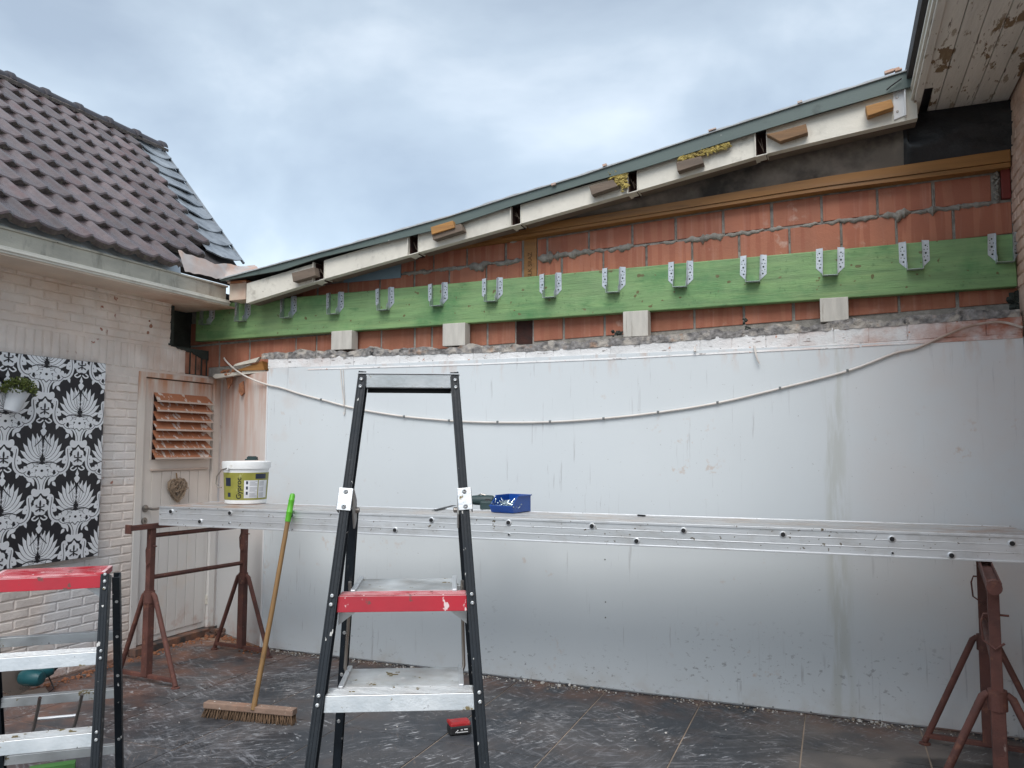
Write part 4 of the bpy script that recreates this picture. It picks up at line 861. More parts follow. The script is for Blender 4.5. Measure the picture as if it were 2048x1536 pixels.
half_w += [circ(.042,-.098,.030,.024), circ(.070,-.070,.020,.018), circ(.020,-.118,.022,.022), circ(.055,-.125,.016,.016)]
wht_c = [[(0,.195),(.012,.165),(0,.145),(-.012,.165)], [(0,.160),(.02,.140),(.012,.120),(0,.108),(-.012,.120),(-.02,.140)], [(0,-.175),(.022,-.145),(.03,-.120),(-.03,-.120),(-.022,-.145)], [(0,-.120),(.03,-.10),(.02,-.06),(-.02,-.06),(-.03,-.10)]]
blk_half = ribbon([(0,.108),(.022,.075),(.052,.045)], [.006,.006,.004])+ribbon([(0,-.150),(.018,-.132),(.034,-.140)], [.005,.005,.004])+[circ(.036,-.095,.006,.004), circ(.012,-.03,.005,.011)]+ribbon(spline([(.0,-.062),(.02,-.052),(.055,-.048),(.088,-.060)],4), [.005]*13)
blk_c = [circ(0,-.100,.009,.008,8), circ(0,.055,.006,.014,8), circ(0,.02,.005,.012,8)]
# medallion, centred half a period away
mw = [circ(.030,-.005,.030,.026), circ(.022,.028,.022,.026), circ(.018,-.032,.022,.018)]
mwc = [[(0,.078),(.026,.045),(.034,.0),(.02,-.046),(-.02,-.046),(-.034,.0),(-.026,.045)], [(0,.112),(.010,.098),(.004,.088),(-.004,.088),(-.010,.098)]]
mb_h = ribbon([(0,.0),(.030,.006)], [.008,.006])+ribbon([(.004,-.010),(.030,-.024)], [.006,.010])+[circ(.026,.014,.007,.005,6)]
mb_c = [circ(0,.024,.007,.022,8), circ(0,-.012,.006,.018,8)]
# scroll bands, right half (mirrored for left): from medallion side down, curling outwards
sA = spline([(.052,.048),(.062,.070),(.080,.062),(.078,.030),(.072,-.010),(.078,-.050),(.098,-.078),(.128,-.090),(.150,-.080),(.150,-.058),(.134,-.056)], 5)
wA = [.015+.018*math.sin(math.pi*i/(len(sA)-1)) for i in range(len(sA))]
sB = spline([(.118,-.062),(.140,-.098),(.170,-.116),(.210,-.112),(.240,-.150),(.246,-.196),(.230,-.226),(.206,-.222),(.204,-.200),(.220,-.198)], 5)
wB = [.014+.015*math.sin(math.pi*i/(len(sB)-1)) for i in range(len(sB))]
sC = spline([(.150,-.088),(.168,-.128),(.196,-.140),(.206,-.172)], 4); wC = [.006+.020*math.sin(math.pi*i/(len(sC)-1)) for i in range(len(sC))]
sD = spline([(.030,-.052),(.052,-.070),(.030,-.080),(.006,-.064)], 4); wD = [.009]*len(sD)
band = ribbon(sA, wA)+ribbon(sB, wB)+ribbon(sC, wC)+ribbon(sD, wD)+[leafp(.088,.02,D(-60),.06,.022), leafp(.082,-.02,D(-20),.035,.018), circ(.144,-.064,.014,.014,8), circ(.222,-.206,.013,.013,8), leafp(.16,-.075,D(50),.045,.024), leafp(.236,-.128,D(30),.04,.020), leafp(.075,.03,D(120),.035,.018), leafp(.10,-.085,D(-110),.04,.020), leafp(.20,-.118,D(80),.038,.018), leafp(.180,-.15,D(-130),.04,.02)]
bandblk = ribbon([sA[i] for i in range(10, len(sA)-8, 3)], [.004]*len(range(10, len(sA)-8, 3)))+ribbon([sB[i] for i in range(4, 26, 3)], [.0035]*len(range(4, 26, 3)))
mir = lambda ps: [[(-x_, z_) for x_, z_ in reversed(p)] for p in ps]
pA = P(160,812,'x',xa); pA2 = P(154,997.6,'x',xa); pB = P(85,902,'x',xa)
per = pA.z-pA2.z; cwd = pA.y-pB.y; sx_, sz_ = cwd/.257, per/.618
lay0, lay1 = MB(), MB()
def stamp(polys, cy, cz, tgt, xx):
    for p in polys:
        c = clip([(cy+x_*sx_, cz+z_*sz_) for x_, z_ in p], ya0+.002, ya1-.002, za0+.002, za1-.002)
        if c and len(c) >= 3: tgt.add([(xx, y_, z_) for y_, z_ in c], [tuple(range(len(c)))])
k0 = 0
for ci in range(-5, 3):
    cy = pA.y+ci*cwd; zoff = 0 if ci % 2 == 0 else per/2
    for ri in range(-4, 4):
        cz = pA.z+zoff+ri*per-.0
        for j_, (pl) in enumerate((half_w, mir(half_w), wht_c)): 
            for i_, p_ in enumerate(pl):
                zc_ = sum(p[1] for p in p_)/len(p_); xc_ = sum(p[0] for p in p_)/len(p_)
                if j_ < 2: stamp([[(1.13*(xc_+(x_-xc_)*1.15), 1.06*(zc_+(z_-zc_)*1.08)) for x_, z_ in p_]], cy, cz-.01, lay1, xa+.0006+.00008*i_+.0010*(j_ > 1)-.00004)
                stamp([[(1.13*x_, 1.06*z_) for x_, z_ in p_]], cy, cz-.01, lay0, xa+.0006+.00008*i_+.0012*(j_ > 1))
        stamp([[(1.13*x_, 1.06*z_) for x_, z_ in p_] for p_ in blk_half+mir(blk_half)+blk_c], cy, cz-.01, lay1, xa+.0026)
        mz = cz-per/2-.038
        for j_, (pl) in enumerate((mw, mir(mw), mwc, band, mir(band))):
            for i_, p_ in enumerate(pl): stamp([p_], cy, mz, lay0, xa+.0006+.00001*i_+.0003*(j_ % 3)+.00015*(j_//3))
        stamp(mb_h+mir(mb_h)+mb_c+bandblk+mir(bandblk), cy, mz, lay1, xa+.0027)
lay0.build('printed_pattern', MT['artwhite'], art); lay1.build('printed_detail', MT['artblack'], art)

# hanging potted plant
pc = P(30,822,'x',xa+.075); pt = thing('potted_plant', pc, 'small green plant in a tilted white pot hung on the black damask panel', 'plant')
axp = V((.12, .25, 1)).normalized(); base = P(22, 823, 'x', xa+.06)
MB().lathe(base, axp, [(0,.038),(.002,.042),(.07,.050),(.128,.062),(.132,.064),(.132,.058),(.10,.05)], 28, caps=False).lathe(base, axp, [(0,.001),(.0005,.040)], 28, caps=False).build('pot', MT['pot'], pt, smooth=True)
q = MB(); r4 = random.Random(2); topc = base+axp*.135
for i in range(620):
    th = r4.uniform(0, 2*math.pi); ph = math.acos(r4.uniform(-.25, 1)); rr_ = .098*r4.uniform(.5, 1.)**.5
    d = V((math.cos(th)*math.sin(ph)*.8, math.sin(th)*math.sin(ph)*1.15, math.cos(ph)*.80)); p = topc+d*rr_+V((nz(i*.3), nz(i*.7), nz(i*.9)))*.012
    l_ = r4.uniform(.011,.021); a_ = (d+V((r4.uniform(-.8,.8),r4.uniform(-.8,.8),r4.uniform(-.4,.8)))).normalized(); b_ = a_.cross(V((r4.uniform(-1,1),r4.uniform(-1,1),r4.uniform(-1,1)))).normalized(); c_ = a_.cross(b_)*.25
    q.cur = 1 if i % 47 == 0 and d.z > .2 else 0
    q.add([p-a_*l_*.5, p+b_*l_*.38+c_*l_, p+a_*l_*.6, p-b_*l_*.38+c_*l_], [(0,1,2),(0,2,3)])
for i in range(24):
    th = r4.uniform(0, 6.28); d = V((math.cos(th)*.6, math.sin(th), .5)); q.cur = 0; q.tube([topc-axp*.03, topc+d*.04, topc+d*.075+Z*.01], .0022, 4)
q.build('foliage', [MT['leaf'], MT['petal']], pt)

# wicker heart on the door
hc = P(355,981,'x',xd+.03); ht = thing('wicker_heart', hc, 'brown twig heart hanging on the white louvred door', 'ornament')
q = MB(); r5 = random.Random(9)
def hp_(t, s_=1.):
    x_ = 16*math.sin(t)**3; y_ = 13*math.cos(t)-5*math.cos(2*t)-2*math.cos(3*t)-math.cos(4*t); return V((0, x_/16*.093*s_, (y_+2.5)/16*.100*s_))
for i in range(95):
    a_, b_ = r5.uniform(0, 6.283), r5.uniform(0, 6.283)
    if r5.random() < .5: b_ = a_+r5.uniform(.7, 1.6)
    A_, B_ = hp_(a_), hp_(b_); mid = (A_+B_)/2; bul = r5.choice((-1,1))*r5.uniform(.008,.026)
    pts = [hc+A_.lerp(mid*2-A_, 0)+X*0, hc+A_.lerp(B_, .25)+X*bul*.8, hc+mid+X*bul+V((0, r5.uniform(-.008,.008), r5.uniform(-.008,.008))), hc+A_.lerp(B_, .75)+X*bul*.8, hc+B_]
    q.tube(pts, r5.uniform(.0022,.0034), 5)
for k in range(4): q.tube([hc+hp_(i/26*6.283, 1-.02*k)+X*r5.uniform(-.01,.01) for i in range(27)], .0035, 5)
q.build('twigs', MT['twig'], ht, kind='stuff'); MB().tube([hc+hp_(0)+Z*-.0, hc+Z*.135+V((-.012,-.006,0))], .005, 6).build('ribbon', MT['stick'], ht)

# ------------------------------------------------------------------ cables on the sheet
yc_ = YW-.010
q = MB(); cp = [P(448,716,'y',5.03), P(452,722,'y',5.02), P(462,732,'y',5.0), P(480,746,'y',4.97), P(503,758,'y',4.93)]+[P(a_, b_, 'y', yc_) for a_, b_ in [(533,769),(563,776),(600,788),(642,799),(690,812),(742,823),(808,833),(870,839),(925,843),(995,845),(1100,844),(1207,837),(1316,825),(1435,806),(1560,777),(1695,742),(1788,707),(1831,697),(1890,671),(1930,655),(1960,648),(1990,644),(2015,646),(2045,655)]]
cb = thing('cable', cp[0], 'pale cable sagging across the white sheet from corner to corner', 'cable')
pts = []
for i in range(len(cp)-1):
    a0, a1, a2, a3 = cp[max(i-1,0)], cp[i], cp[i+1], cp[min(i+2, len(cp)-1)]
    for k in range(4):
        t = k/4; pts.append(.5*((2*a1)+(a2-a0)*t+(2*a0-5*a1+4*a2-a3)*t*t+(3*a1-a0-3*a2+a3)*t**3))
pts.append(cp[-1]); q.tube(pts, .0068, 8).build('sheath', MT['cable'], cb, smooth=True)
for a_, b_ in [(642,799),(808,833),(898,841),(995,844),(1100,843),(1207,837),(1316,824),(1435,805),(1560,776),(1695,741)]:
    p = P(a_, b_, 'y', yc_-.006); MB().obox(p, X, Y, Z, .013, .014, .016).build('cable_clip', MT['clip'], cb, bevel=.002)
q = MB(); q.tube([P(681,738,'y',yc_), P(683,765,'y',yc_), P(687,800,'y',yc_-.012), P(688,812,'y',yc_-.014)], .0035, 6).tube([P(686,738,'y',yc_), P(688,780,'y',yc_), P(690,826,'y',yc_), P(688,831,'y',yc_), P(687,824,'y',yc_)], .003, 6)
q.build('hanging_cable_end', MT['cable'], smooth=True, tag=('short pale wire pair hanging over the sagging cable left of the ladder', 'wire'))
MB().tube([P(1508,692,'y',yc_), P(1511,706,'y',yc_-.012), P(1515,720,'y',yc_-.016), P(1519,727,'y',yc_-.010)], [.007,.006,.005,.004], 7).build('bent_cable_stub', MT['cable'], smooth=True, tag=('bent pale cable stub poking from the top of the white sheet', 'wire'))
MB().tube([P(1389,694,'y',yc_), P(1390,703,'y',yc_-.008)], [.006,.008], 7).build('plug_stub', MT['cable'], smooth=True, tag=('tiny pale stub under the white ledge between two props', 'wire'))

# ------------------------------------------------------------------ staging plank
ZP_, HT_ = 1.120, .120
pA_ = P(319,1012,'z',ZP_); pB_ = V((.815, 4.085, ZP_)); du = (pB_-pA_); du.z = 0; LN = du.length; du.normalize(); dv = V((-du.y, du.x, 0)); WD = .47
pl = thing('staging_plank', pA_-Z*HT_, 'long aluminium staging plank lying across two rusty trestles', 'staging board')
def pb(q, u0, u1, v0, v1, z0, z1): return q.obox(pA_+du*(u0+u1)/2+dv*(v0+v1)/2+Z*((z0+z1)/2), du, dv, Z, u1-u0, v1-v0, z1-z0)
for v0 in (0, WD-.03):
    q = MB(); s_ = -1 if v0 == 0 else 1
    pb(q, 0, LN, v0+.003, v0+.027, -HT_, -.002)
    fy = v0+(-.001 if s_ < 0 else .028)
    for z0, z1, d_ in [(-HT_,-HT_+.008,.005),(-.044,-.040,.0016),(-.080,-.076,.0022),(-.012,.0,.005)]:
        if s_ < 0: pb(q, 0, LN, v0-d_+.003, v0+.004, z0, z1)
        else: pb(q, 0, LN, v0+.026, v0+.027+d_, z0, z1)
    q.build('side_rail', MT['alu'], pl, bevel=.0012)
nb = 5; bw = (WD-.06)/nb
for k in range(nb):
    q = MB(); v0 = .03+bw*k
    pb(q, .004, LN-.004, v0+.002, v0+bw-.002, -.028, -.006)
    for j in range(5): vv = v0+.008+j*(bw-.022)/4; pb(q, .004, LN-.004, vv, vv+.006, -.006, -.002)
    q.build('deck_board', MT['aludeck'], pl)
pb(MB(), -.004, .0, .003, WD-.003, -HT_+.002, -.003).build('end_cap', MT['alu'], pl)
pb(MB(), LN, LN+.004, .003, WD-.003, -HT_+.002, -.003).build('end_cap', MT['alu'], pl)
fpn = -dv
def on_face(px, py): p = PP(px, py, pA_, dv); return (p-pA_).dot(du), p.z-ZP_
for px, py, r_ in [(342,1023,.013),(400,1043,.013),(460,1026,.013),(583,1031,.013),(790,1060,.013),(863,1040,.013),(1017,1045,.013),(1184,1052,.013),(1273,1082,.013),(1367,1061,.013),(1566,1069,.013),(1784,1078,.013),(1903,1111,.013),(2024,1087,.013),(1018,1069,.006),(1785,1106,.006),(459,1046,.005)]:
    r_ = r_*1.2; u, z_ = on_face(px, py); c = pA_+du*u+Z*z_-dv*.000
    q = MB(); q.lathe(c+dv*.003, -dv, [(0,r_),(.0055,r_),(.0065,r_*.9),(.0065,r_*.68),(.0,r_*.66)], 18, caps=False); q.cur = 1; q.lathe(c-dv*.0028, -dv, [(0,r_*.68),(.0034,r_*.68)], 18); q.build('eyelet', [MT['alu'], MT['ink']], pl, smooth=True)

# ------------------------------------------------------------------ trestles
def trestle(f, b, zr, label, ext_f, ext_b, sp=.36, hclip=1.0, lean=0., low=.20, turn=None):
    """f/b: floor points of front and rear post; zr: underside of plank"""
    f, b = V((f[0], f[1], 0)), V((b[0], b[1], 0)); d = (b-f).normalized(); s = V((d.y, -d.x, 0))
    t = thing('trestle', (f+b)/2, label, 'trestle', 'rusty trestles under the plank')
    q = MB(); r0, r1 = f-d*ext_f+Z*(zr-.024), b+d*ext_b+Z*(zr-.024)
    q.bar(r0, r1, .050, .012).bar(r0+Z*.012+s*.022, r1+Z*.012+s*.022, .006, .024).bar(r0+Z*.012-s*.022, r1+Z*.012-s*.022, .006, .024)
    q.build('top_rail', MT['rust'], t, bevel=.002)
    if sp > .54: MB().lathe(r0-d*.004+Z*.004, d, [(0,.012),(.001,.027),(.045,.027)], 18).build('rail_end_cap', MT['rust'], t, smooth=True)
    else: MB().obox(r0+Z*.004-d*.004, s, d, Z, .052, .010, .056).build('rail_end_plate', MT['rust'], t, bevel=.002)
    for base in (f, b):
        MB().bar(base+Z*.04, base+Z*.53, .050, .050, up=s).build('outer_post', MT['rust'], t, bevel=.004)
        MB().bar(base+Z*.48, base+Z*(zr-.030), .040, .040, up=s).build('inner_post', MT['rust'], t, bevel=.003)
        MB().lathe(base+Z*.50, Z, [(0,.034),(.075,.034)], 18).build('collar', MT['rust'], t)
        for sg in (-1, 1):
            foot = base+s*sg*sp*.5
            MB().tube([base+s*sg*.030+Z*.560, base+s*sg*.050+Z*.545, foot+Z*.012], [.014,.0155,.0155], 10).build('leg', MT['rust'], t, smooth=True)
            MB().lathe(foot, Z, [(0,.028),(.006,.028),(.010,.02)], 12).build('foot', MT['rust'], t)
        MB().bar(base+s*sp*.46+Z*.045, base-s*sp*.46+Z*.045, .028, .022).build('foot_bar', MT['rust'], t, bevel=.002)
        pin = base+Z*(zr-.14)
        MB().tube([pin+s*.05, pin-s*.035, pin-s*.045-Z*.03, pin-s*.04-Z*.10, pin+s*.0-Z*.125-d*.03, pin+s*.03-Z*.10-d*.03], .0045, 6).build('lock_pin', MT['rust'], t, smooth=True)
    MB().tube([f+Z*(zr-.075), b+Z*(zr-.085)], .0145, 10).build('cross_bar', MT['rust'], t, smooth=True)
    MB().tube([f+Z*(zr-.34), b+Z*(zr-.35)], .0145, 10).build('cross_bar', MT['rust'], t, smooth=True)
    return t
zr = ZP_-HT_-.002
trestle((-4.085, 3.93), (-4.03, 4.74), zr, 'rusty red trestle under the left end of the plank, before the door', .17, -.06, sp=.52)
trestle((.555, 3.60), (.665, 4.62), zr, 'rusty red trestle under the right end of the plank', .12, -.02, sp=.56)

# ------------------------------------------------------------------ things on the plank
def on_top(px, py): return P(px, py, 'z', ZP_)
# pail
bc = on_top(491, 1006); BR, BH = .148, .288
pc0 = bc.copy()
pail = thing('plaster_pail', pc0, 'white plaster pail with olive label on the left end of the plank', 'pail')
MB().lathe(pc0, Z, [(0,.128),(.004,.133),(.25,.147)], 40).build('body', MT['tub'], pail, smooth=True)
MB().lathe(pc0+Z*.242, Z, [(-.012,.148),(-.012,.155),(.022,.158),(.034,.156),(.036,.148),(.030,.142),(.030,.002)], 40, caps=False).build('lid', MT['tub'], pail, smooth=True)
rad = lambda z_: .1335+(z_-.004)*.057+.0006
view = V((0,0,0))-pc0; th0 = math.atan2(view.y, view.x)
def wrap(s_, z_, off=0.): r_ = rad(z_)+off; th = th0+s_/.14; return pc0+V((math.cos(th)*r_, math.sin(th)*r_, z_))
def patch(q, s0, s1, z0, z1, off, n=8): q.grid(lambda u, v: wrap(lerp(s0, s1, u), lerp(z0, z1, v), off), n, 2)
q = MB(); patch(q, -.20, .20, .028, .205, .0, 40); q.build('label', MT['olive'], pail, smooth=True)
q = MB(); patch(q, -.012, .075, .040, .155, .0008); patch(q, .082, .16, .040, .155, .0008); q.build('label_text_field', MT['paper'], pail, smooth=True)
q = MB(); 
for k in range(17):
    z_ = .046+k*.0062
    if k in (5, 11): continue
    patch(q, .022, .072-(.014 if k % 4 == 3 else 0), z_, z_+.0026, .0013, 4); patch(q, .086, .125, z_, z_+.0026, .0013, 3)
q.build('fine_print', MT['greyink'], pail)
for a_ in [(.058,.14,.165,.197,.0009),(-.150,-.102,.118,.172,.0009),(-.13,-.105,.048,.075,.0009)]+[(.0,.012,.062+.034*k,.082+.034*k,.0012) for k in range(3)]:
    q = MB(); patch(q, *a_); q.build('dark_label_patch', MT['navy'], pail, smooth=True)
cu = bpy.data.curves.new('t', 'FONT'); cu.body = 'Gyproc'; cu.size = .046; cu.offset = .0008
to = bpy.data.objects.new('tmp', cu); col.objects.link(to); bpy.context.view_layer.update()
tm2 = bpy.data.meshes.new_from_object(to.evaluated_get(bpy.context.evaluated_depsgraph_get())); bpy.data.objects.remove(to)
q = MB(); q.add([wrap(-.030-v.co.y, .034+v.co.x*1.0, .0012) for v in tm2.vertices], [tuple(p.vertices) for p in tm2.polygons]); q.build('lettering', MT['ink'], pail)
q = MB(); hA = wrap(-.115, .235, .012); q.lathe(hA, (hA-pc0).normalized()*V((1,1,0)).length if False else V((hA.x-pc0.x, hA.y-pc0.y, 0)), [(0,.012),(.006,.012)], 12)
q.build('handle_lug', MT['tub'], pail)
MB().tube([hA+V((.0,-.004,0)), wrap(-.15, .222, .03), wrap(-.185, .18, .045), wrap(-.19, .13, .05), wrap(-.17, .108, .045), wrap(-.155,.108,.03)], .0042, 8).build('handle', MT['steel'], pail, smooth=True)
tp = P(503, 919, 'z', ZP_+.278); 
q = MB(); ux = V((.93,.36,0)); uy = V((-.36,.93,0)); q.obox(tp+Z*.0, ux, uy, Z, .085, .05, .010); q.obox(tp+Z*.012+ux*.006, ux, uy, Z, .070, .045, .016)
for k in range(5): q.obox(tp+Z*.022+ux*(-.02+.012*k), ux, uy, Z, .005, .044, .006)
q.build('scraper_block', MT['drillg'], bevel=.002, tag=('small dark grey tool lying on the lid of the white pail', 'tool'))
# blue bin
def bin_frame(px, py, ang):
    c = on_top(px, py); a_ = math.radians(ang); return c, V((math.cos(a_), math.sin(a_), 0)), V((-math.sin(a_), math.cos(a_), 0))
c, fx, fy = bin_frame(1005, 1026, -8)   # fx: width, fy: towards the back
bb = thing('storage_bin', c, 'blue open fronted plastic bin of screws on the plank', 'bin')
def bp(u, v, z_): return c+fx*u+fy*v+Z*z_
W2, DB, HB, t = .075, .20, .098, .004
q = MB()
q.hexa([bp(-W2+.01,0.01,0), bp(W2-.01,.01,0), bp(W2-.006,DB,0), bp(-W2+.006,DB,0), bp(-W2,0,.006), bp(W2,0,.006), bp(W2,DB,.006), bp(-W2,DB,.006)])
q.hexa([bp(-W2,-.012,.02), bp(W2,-.012,.02), bp(W2,-.008,.02), bp(-W2,-.008,.02), bp(-W2,-.022,.040), bp(W2,-.022,.040), bp(W2,-.018,.040), bp(-W2,-.018,.040)])
q.hexa([bp(-W2,0,.002), bp(W2,0,.002), bp(W2,.004,.002), bp(-W2,.004,.002), bp(-W2,-.012,.022), bp(W2,-.012,.022), bp(W2,-.008,.022), bp(-W2,-.008,.022)])
for s_ in (-1, 1): q.prism([bp(s_*W2,0,.002), bp(s_*W2,-.022,.040), bp(s_*W2,.052,HB), bp(s_*W2,DB,HB), bp(s_*W2,DB,.002)], fx*(-s_*t))
q.hexa([bp(-W2,DB-t,0), bp(W2,DB-t,0), bp(W2,DB,0), bp(-W2,DB,0), bp(-W2,DB-t,HB), bp(W2,DB-t,HB), bp(W2,DB,HB), bp(-W2,DB,HB)])
q.build('tray', MT['blue'], bb, bevel=.0012)
q = MB()
for s_ in (-1, 1): q.obox(bp(s_*(W2+.002),.128,HB-.003), fx, fy, Z, .008, .150, .006)
q.obox(bp(0,DB+.002,HB-.003), fx, fy, Z, W2*2+.012, .008, .006); q.obox(bp(0,-.020,.041), fx, fy, Z, W2*2+.004, .007, .005); q.build('rim', MT['blue'], bb, bevel=.001)
q = MB(); r6 = random.Random(4)
for i in range(150):
    p = bp(r6.uniform(-.06,.06), r6.uniform(.005,.13), .012+r6.random()*.030+.012*(i % 3)*.6); d = V((r6.uniform(-1,1), r6.uniform(-1,1), r6.uniform(-.2,.8))).normalized()
    q.tube([p, p+d*.030], .0018, 5); q.lathe(p+d*.030, d, [(0,.002),(.003,.0042)], 6)
q.build('screws', MT['screw'], kind='stuff', tag=('heap of shiny screws in the blue bin', 'screws'))
# drill lying behind the bin
dc = on_top(962, 1018); dr = thing('cordless_drill', dc, 'dark green cordless drill lying behind the blue bin', 'drill')
a_ = math.radians(14); dx_, dy_ = V((math.cos(a_), math.sin(a_), 0)), V((-math.sin(a_), math.cos(a_), 0))
dp = lambda u, v, z_: dc+dx_*u+dy_*v+Z*z_
MB().lathe(dp(-.02,.05,.050), dx_, [(-.055,.020),(-.05,.026),(-.02,.030),(.05,.032),(.085,.030),(.092,.022)], 20).build('motor_body', MT['drillg'], dr, smooth=True)
MB().lathe(dp(-.135,.045,.028), dx_, [(0,.010),(.012,.024),(.055,.027),(.062,.020)], 18).build('battery_knob', MT['drillg'], dr, smooth=True)
MB().lathe(dp(-.088,.05,.050), dx_, [(-.03,.009),(-.028,.016),(.012,.020)], 16).build('chuck', MT['drillb'], dr, smooth=True)
MB().bar(dp(.035,.05,.050), dp(.045,-.03,.030), .040, .034).build('handle', MT['drillb'], dr, bevel=.010)
MB().obox(dp(.05,-.035,.026), dx_, dy_, Z, .095, .045, .050).build('battery_pack', MT['drillg'], dr, bevel=.008)
MB().tube([dp(-.03,.05,.078), dp(-.01,.046,.088), dp(.02,.05,.080)], .004, 6).build('belt_clip', MT['steel'], dr)
for u, v in ((-.085,-.005),(.018,-.010)): MB().lathe(dp(u-.02,v,.012), dx_, [(0,.006),(.006,.011),(.03,.010),(.036,.004),(.055,.003)], 12).build('drill_bit', MT['steel'], dr, smooth=True)
# thin blade and a pencil stub, left of the drill
q = MB(); a0, a1 = on_top(872,1022), on_top(912,1012); d_ = (a1-a0).normalized(); s_ = V((-d_.y, d_.x, 0)); q.obox((a0+a1)/2+s_*.012+Z*.004, d_, s_, Z, (a1-a0).length, .030, .002)
q.build('blade', MT['drillb'], tag=('thin dark saw blade on the plank left of the drill', 'blade'))
q = MB(); a0, a1 = on_top(822,1018), on_top(868,1019); d_ = (a1-a0).normalized(); s_ = V((-d_.y, d_.x, 0)); q.obox((a0+a1)/2+Z*.002, d_, s_, Z, (a1-a0).length, .022, .004)
q.build('metal_strip', MT['alu'], tag=('short flat metal strip on the plank behind the ladder', 'strip'))
q = MB(); a0, a1 = on_top(1276,1032), on_top(1290,1033); q.bar(a0+Z*.004, a1+Z*.004, .014, .008).build('wood_chip', MT['ink'], tag=('tiny dark chip lying on the middle of the plank', 'chip'))

# ------------------------------------------------------------------ broom
b0, b1 = P(411,1420,'z',.045), P(592,1435,'z',.045); b0, b1 = P(412,1405,'z',.075), P(590,1421,'z',.075)
bd = (b1-b0).normalized(); bs_ = V((-bd.y, bd.x, 0)); bL = (b1-b0).length
bt = thing('broom', ((b0+b1)/2)*V((1,1,0)) if False else V(((b0.x+b1.x)/2, (b0.y+b1.y)/2, 0)), 'wide wooden yard broom with lime green grip leaning on the plank', 'broom')
MB().obox((b0+b1)/2-Z*.008, bd, bs_, Z, bL, .055, .034).build('head', MT['broomhead'], bt, bevel=.005)
q = MB(); r7 = random.Random(8)
for i in range(34):
    for j in range(4):
        u = -bL/2+.012+(bL-.024)*i/33; v = -.020+.0133*j; p = (b0+b1)/2+bd*u+bs_*v; p.z = .052
        for k in range(4):
            dd = V((r7.uniform(-.010,.010), r7.uniform(-.010,.010), 0))+bd*(-.006+.02*(i/33-.5)); e_ = V((p.x, p.y, .0015))+dd; q.tube([p+V((r7.uniform(-.003,.003),r7.uniform(-.003,.003),0)), p.lerp(e_, .6)+V((0,0,0)), e_], [.003,.0028,.0018], 4, cap=False)
q.build('bristles', MT['bristle'], bt, kind='stuff')
hb = P(508,1412,'z',.085); 
htop = None
# lean against the plank's front top edge
pe = PP(580, 1018, pA_-dv*.022, dv); dirv = (pe-hb).normalized(); Lh = (pe-hb).length
top = hb+dirv*(Lh+.085)
MB().tube([hb-dirv*.02, hb.lerp(top, .45)+V((.004,0,0)), hb+dirv*(Lh-.07)], [.0145,.0138,.0132], 14).build('handle', MT['stick'], bt, smooth=True)
g0 = hb+dirv*(Lh-.075)
MB().lathe(g0, dirv, [(0,.0165),(.05,.0172),(.052,.0185),(.058,.0185),(.06,.0172),(.12,.0168),(.122,.018),(.127,.018),(.13,.0165),(.155,.0160),(.165,.012),(.168,.004)], 18).build('grip', MT['grip'], bt, smooth=True)

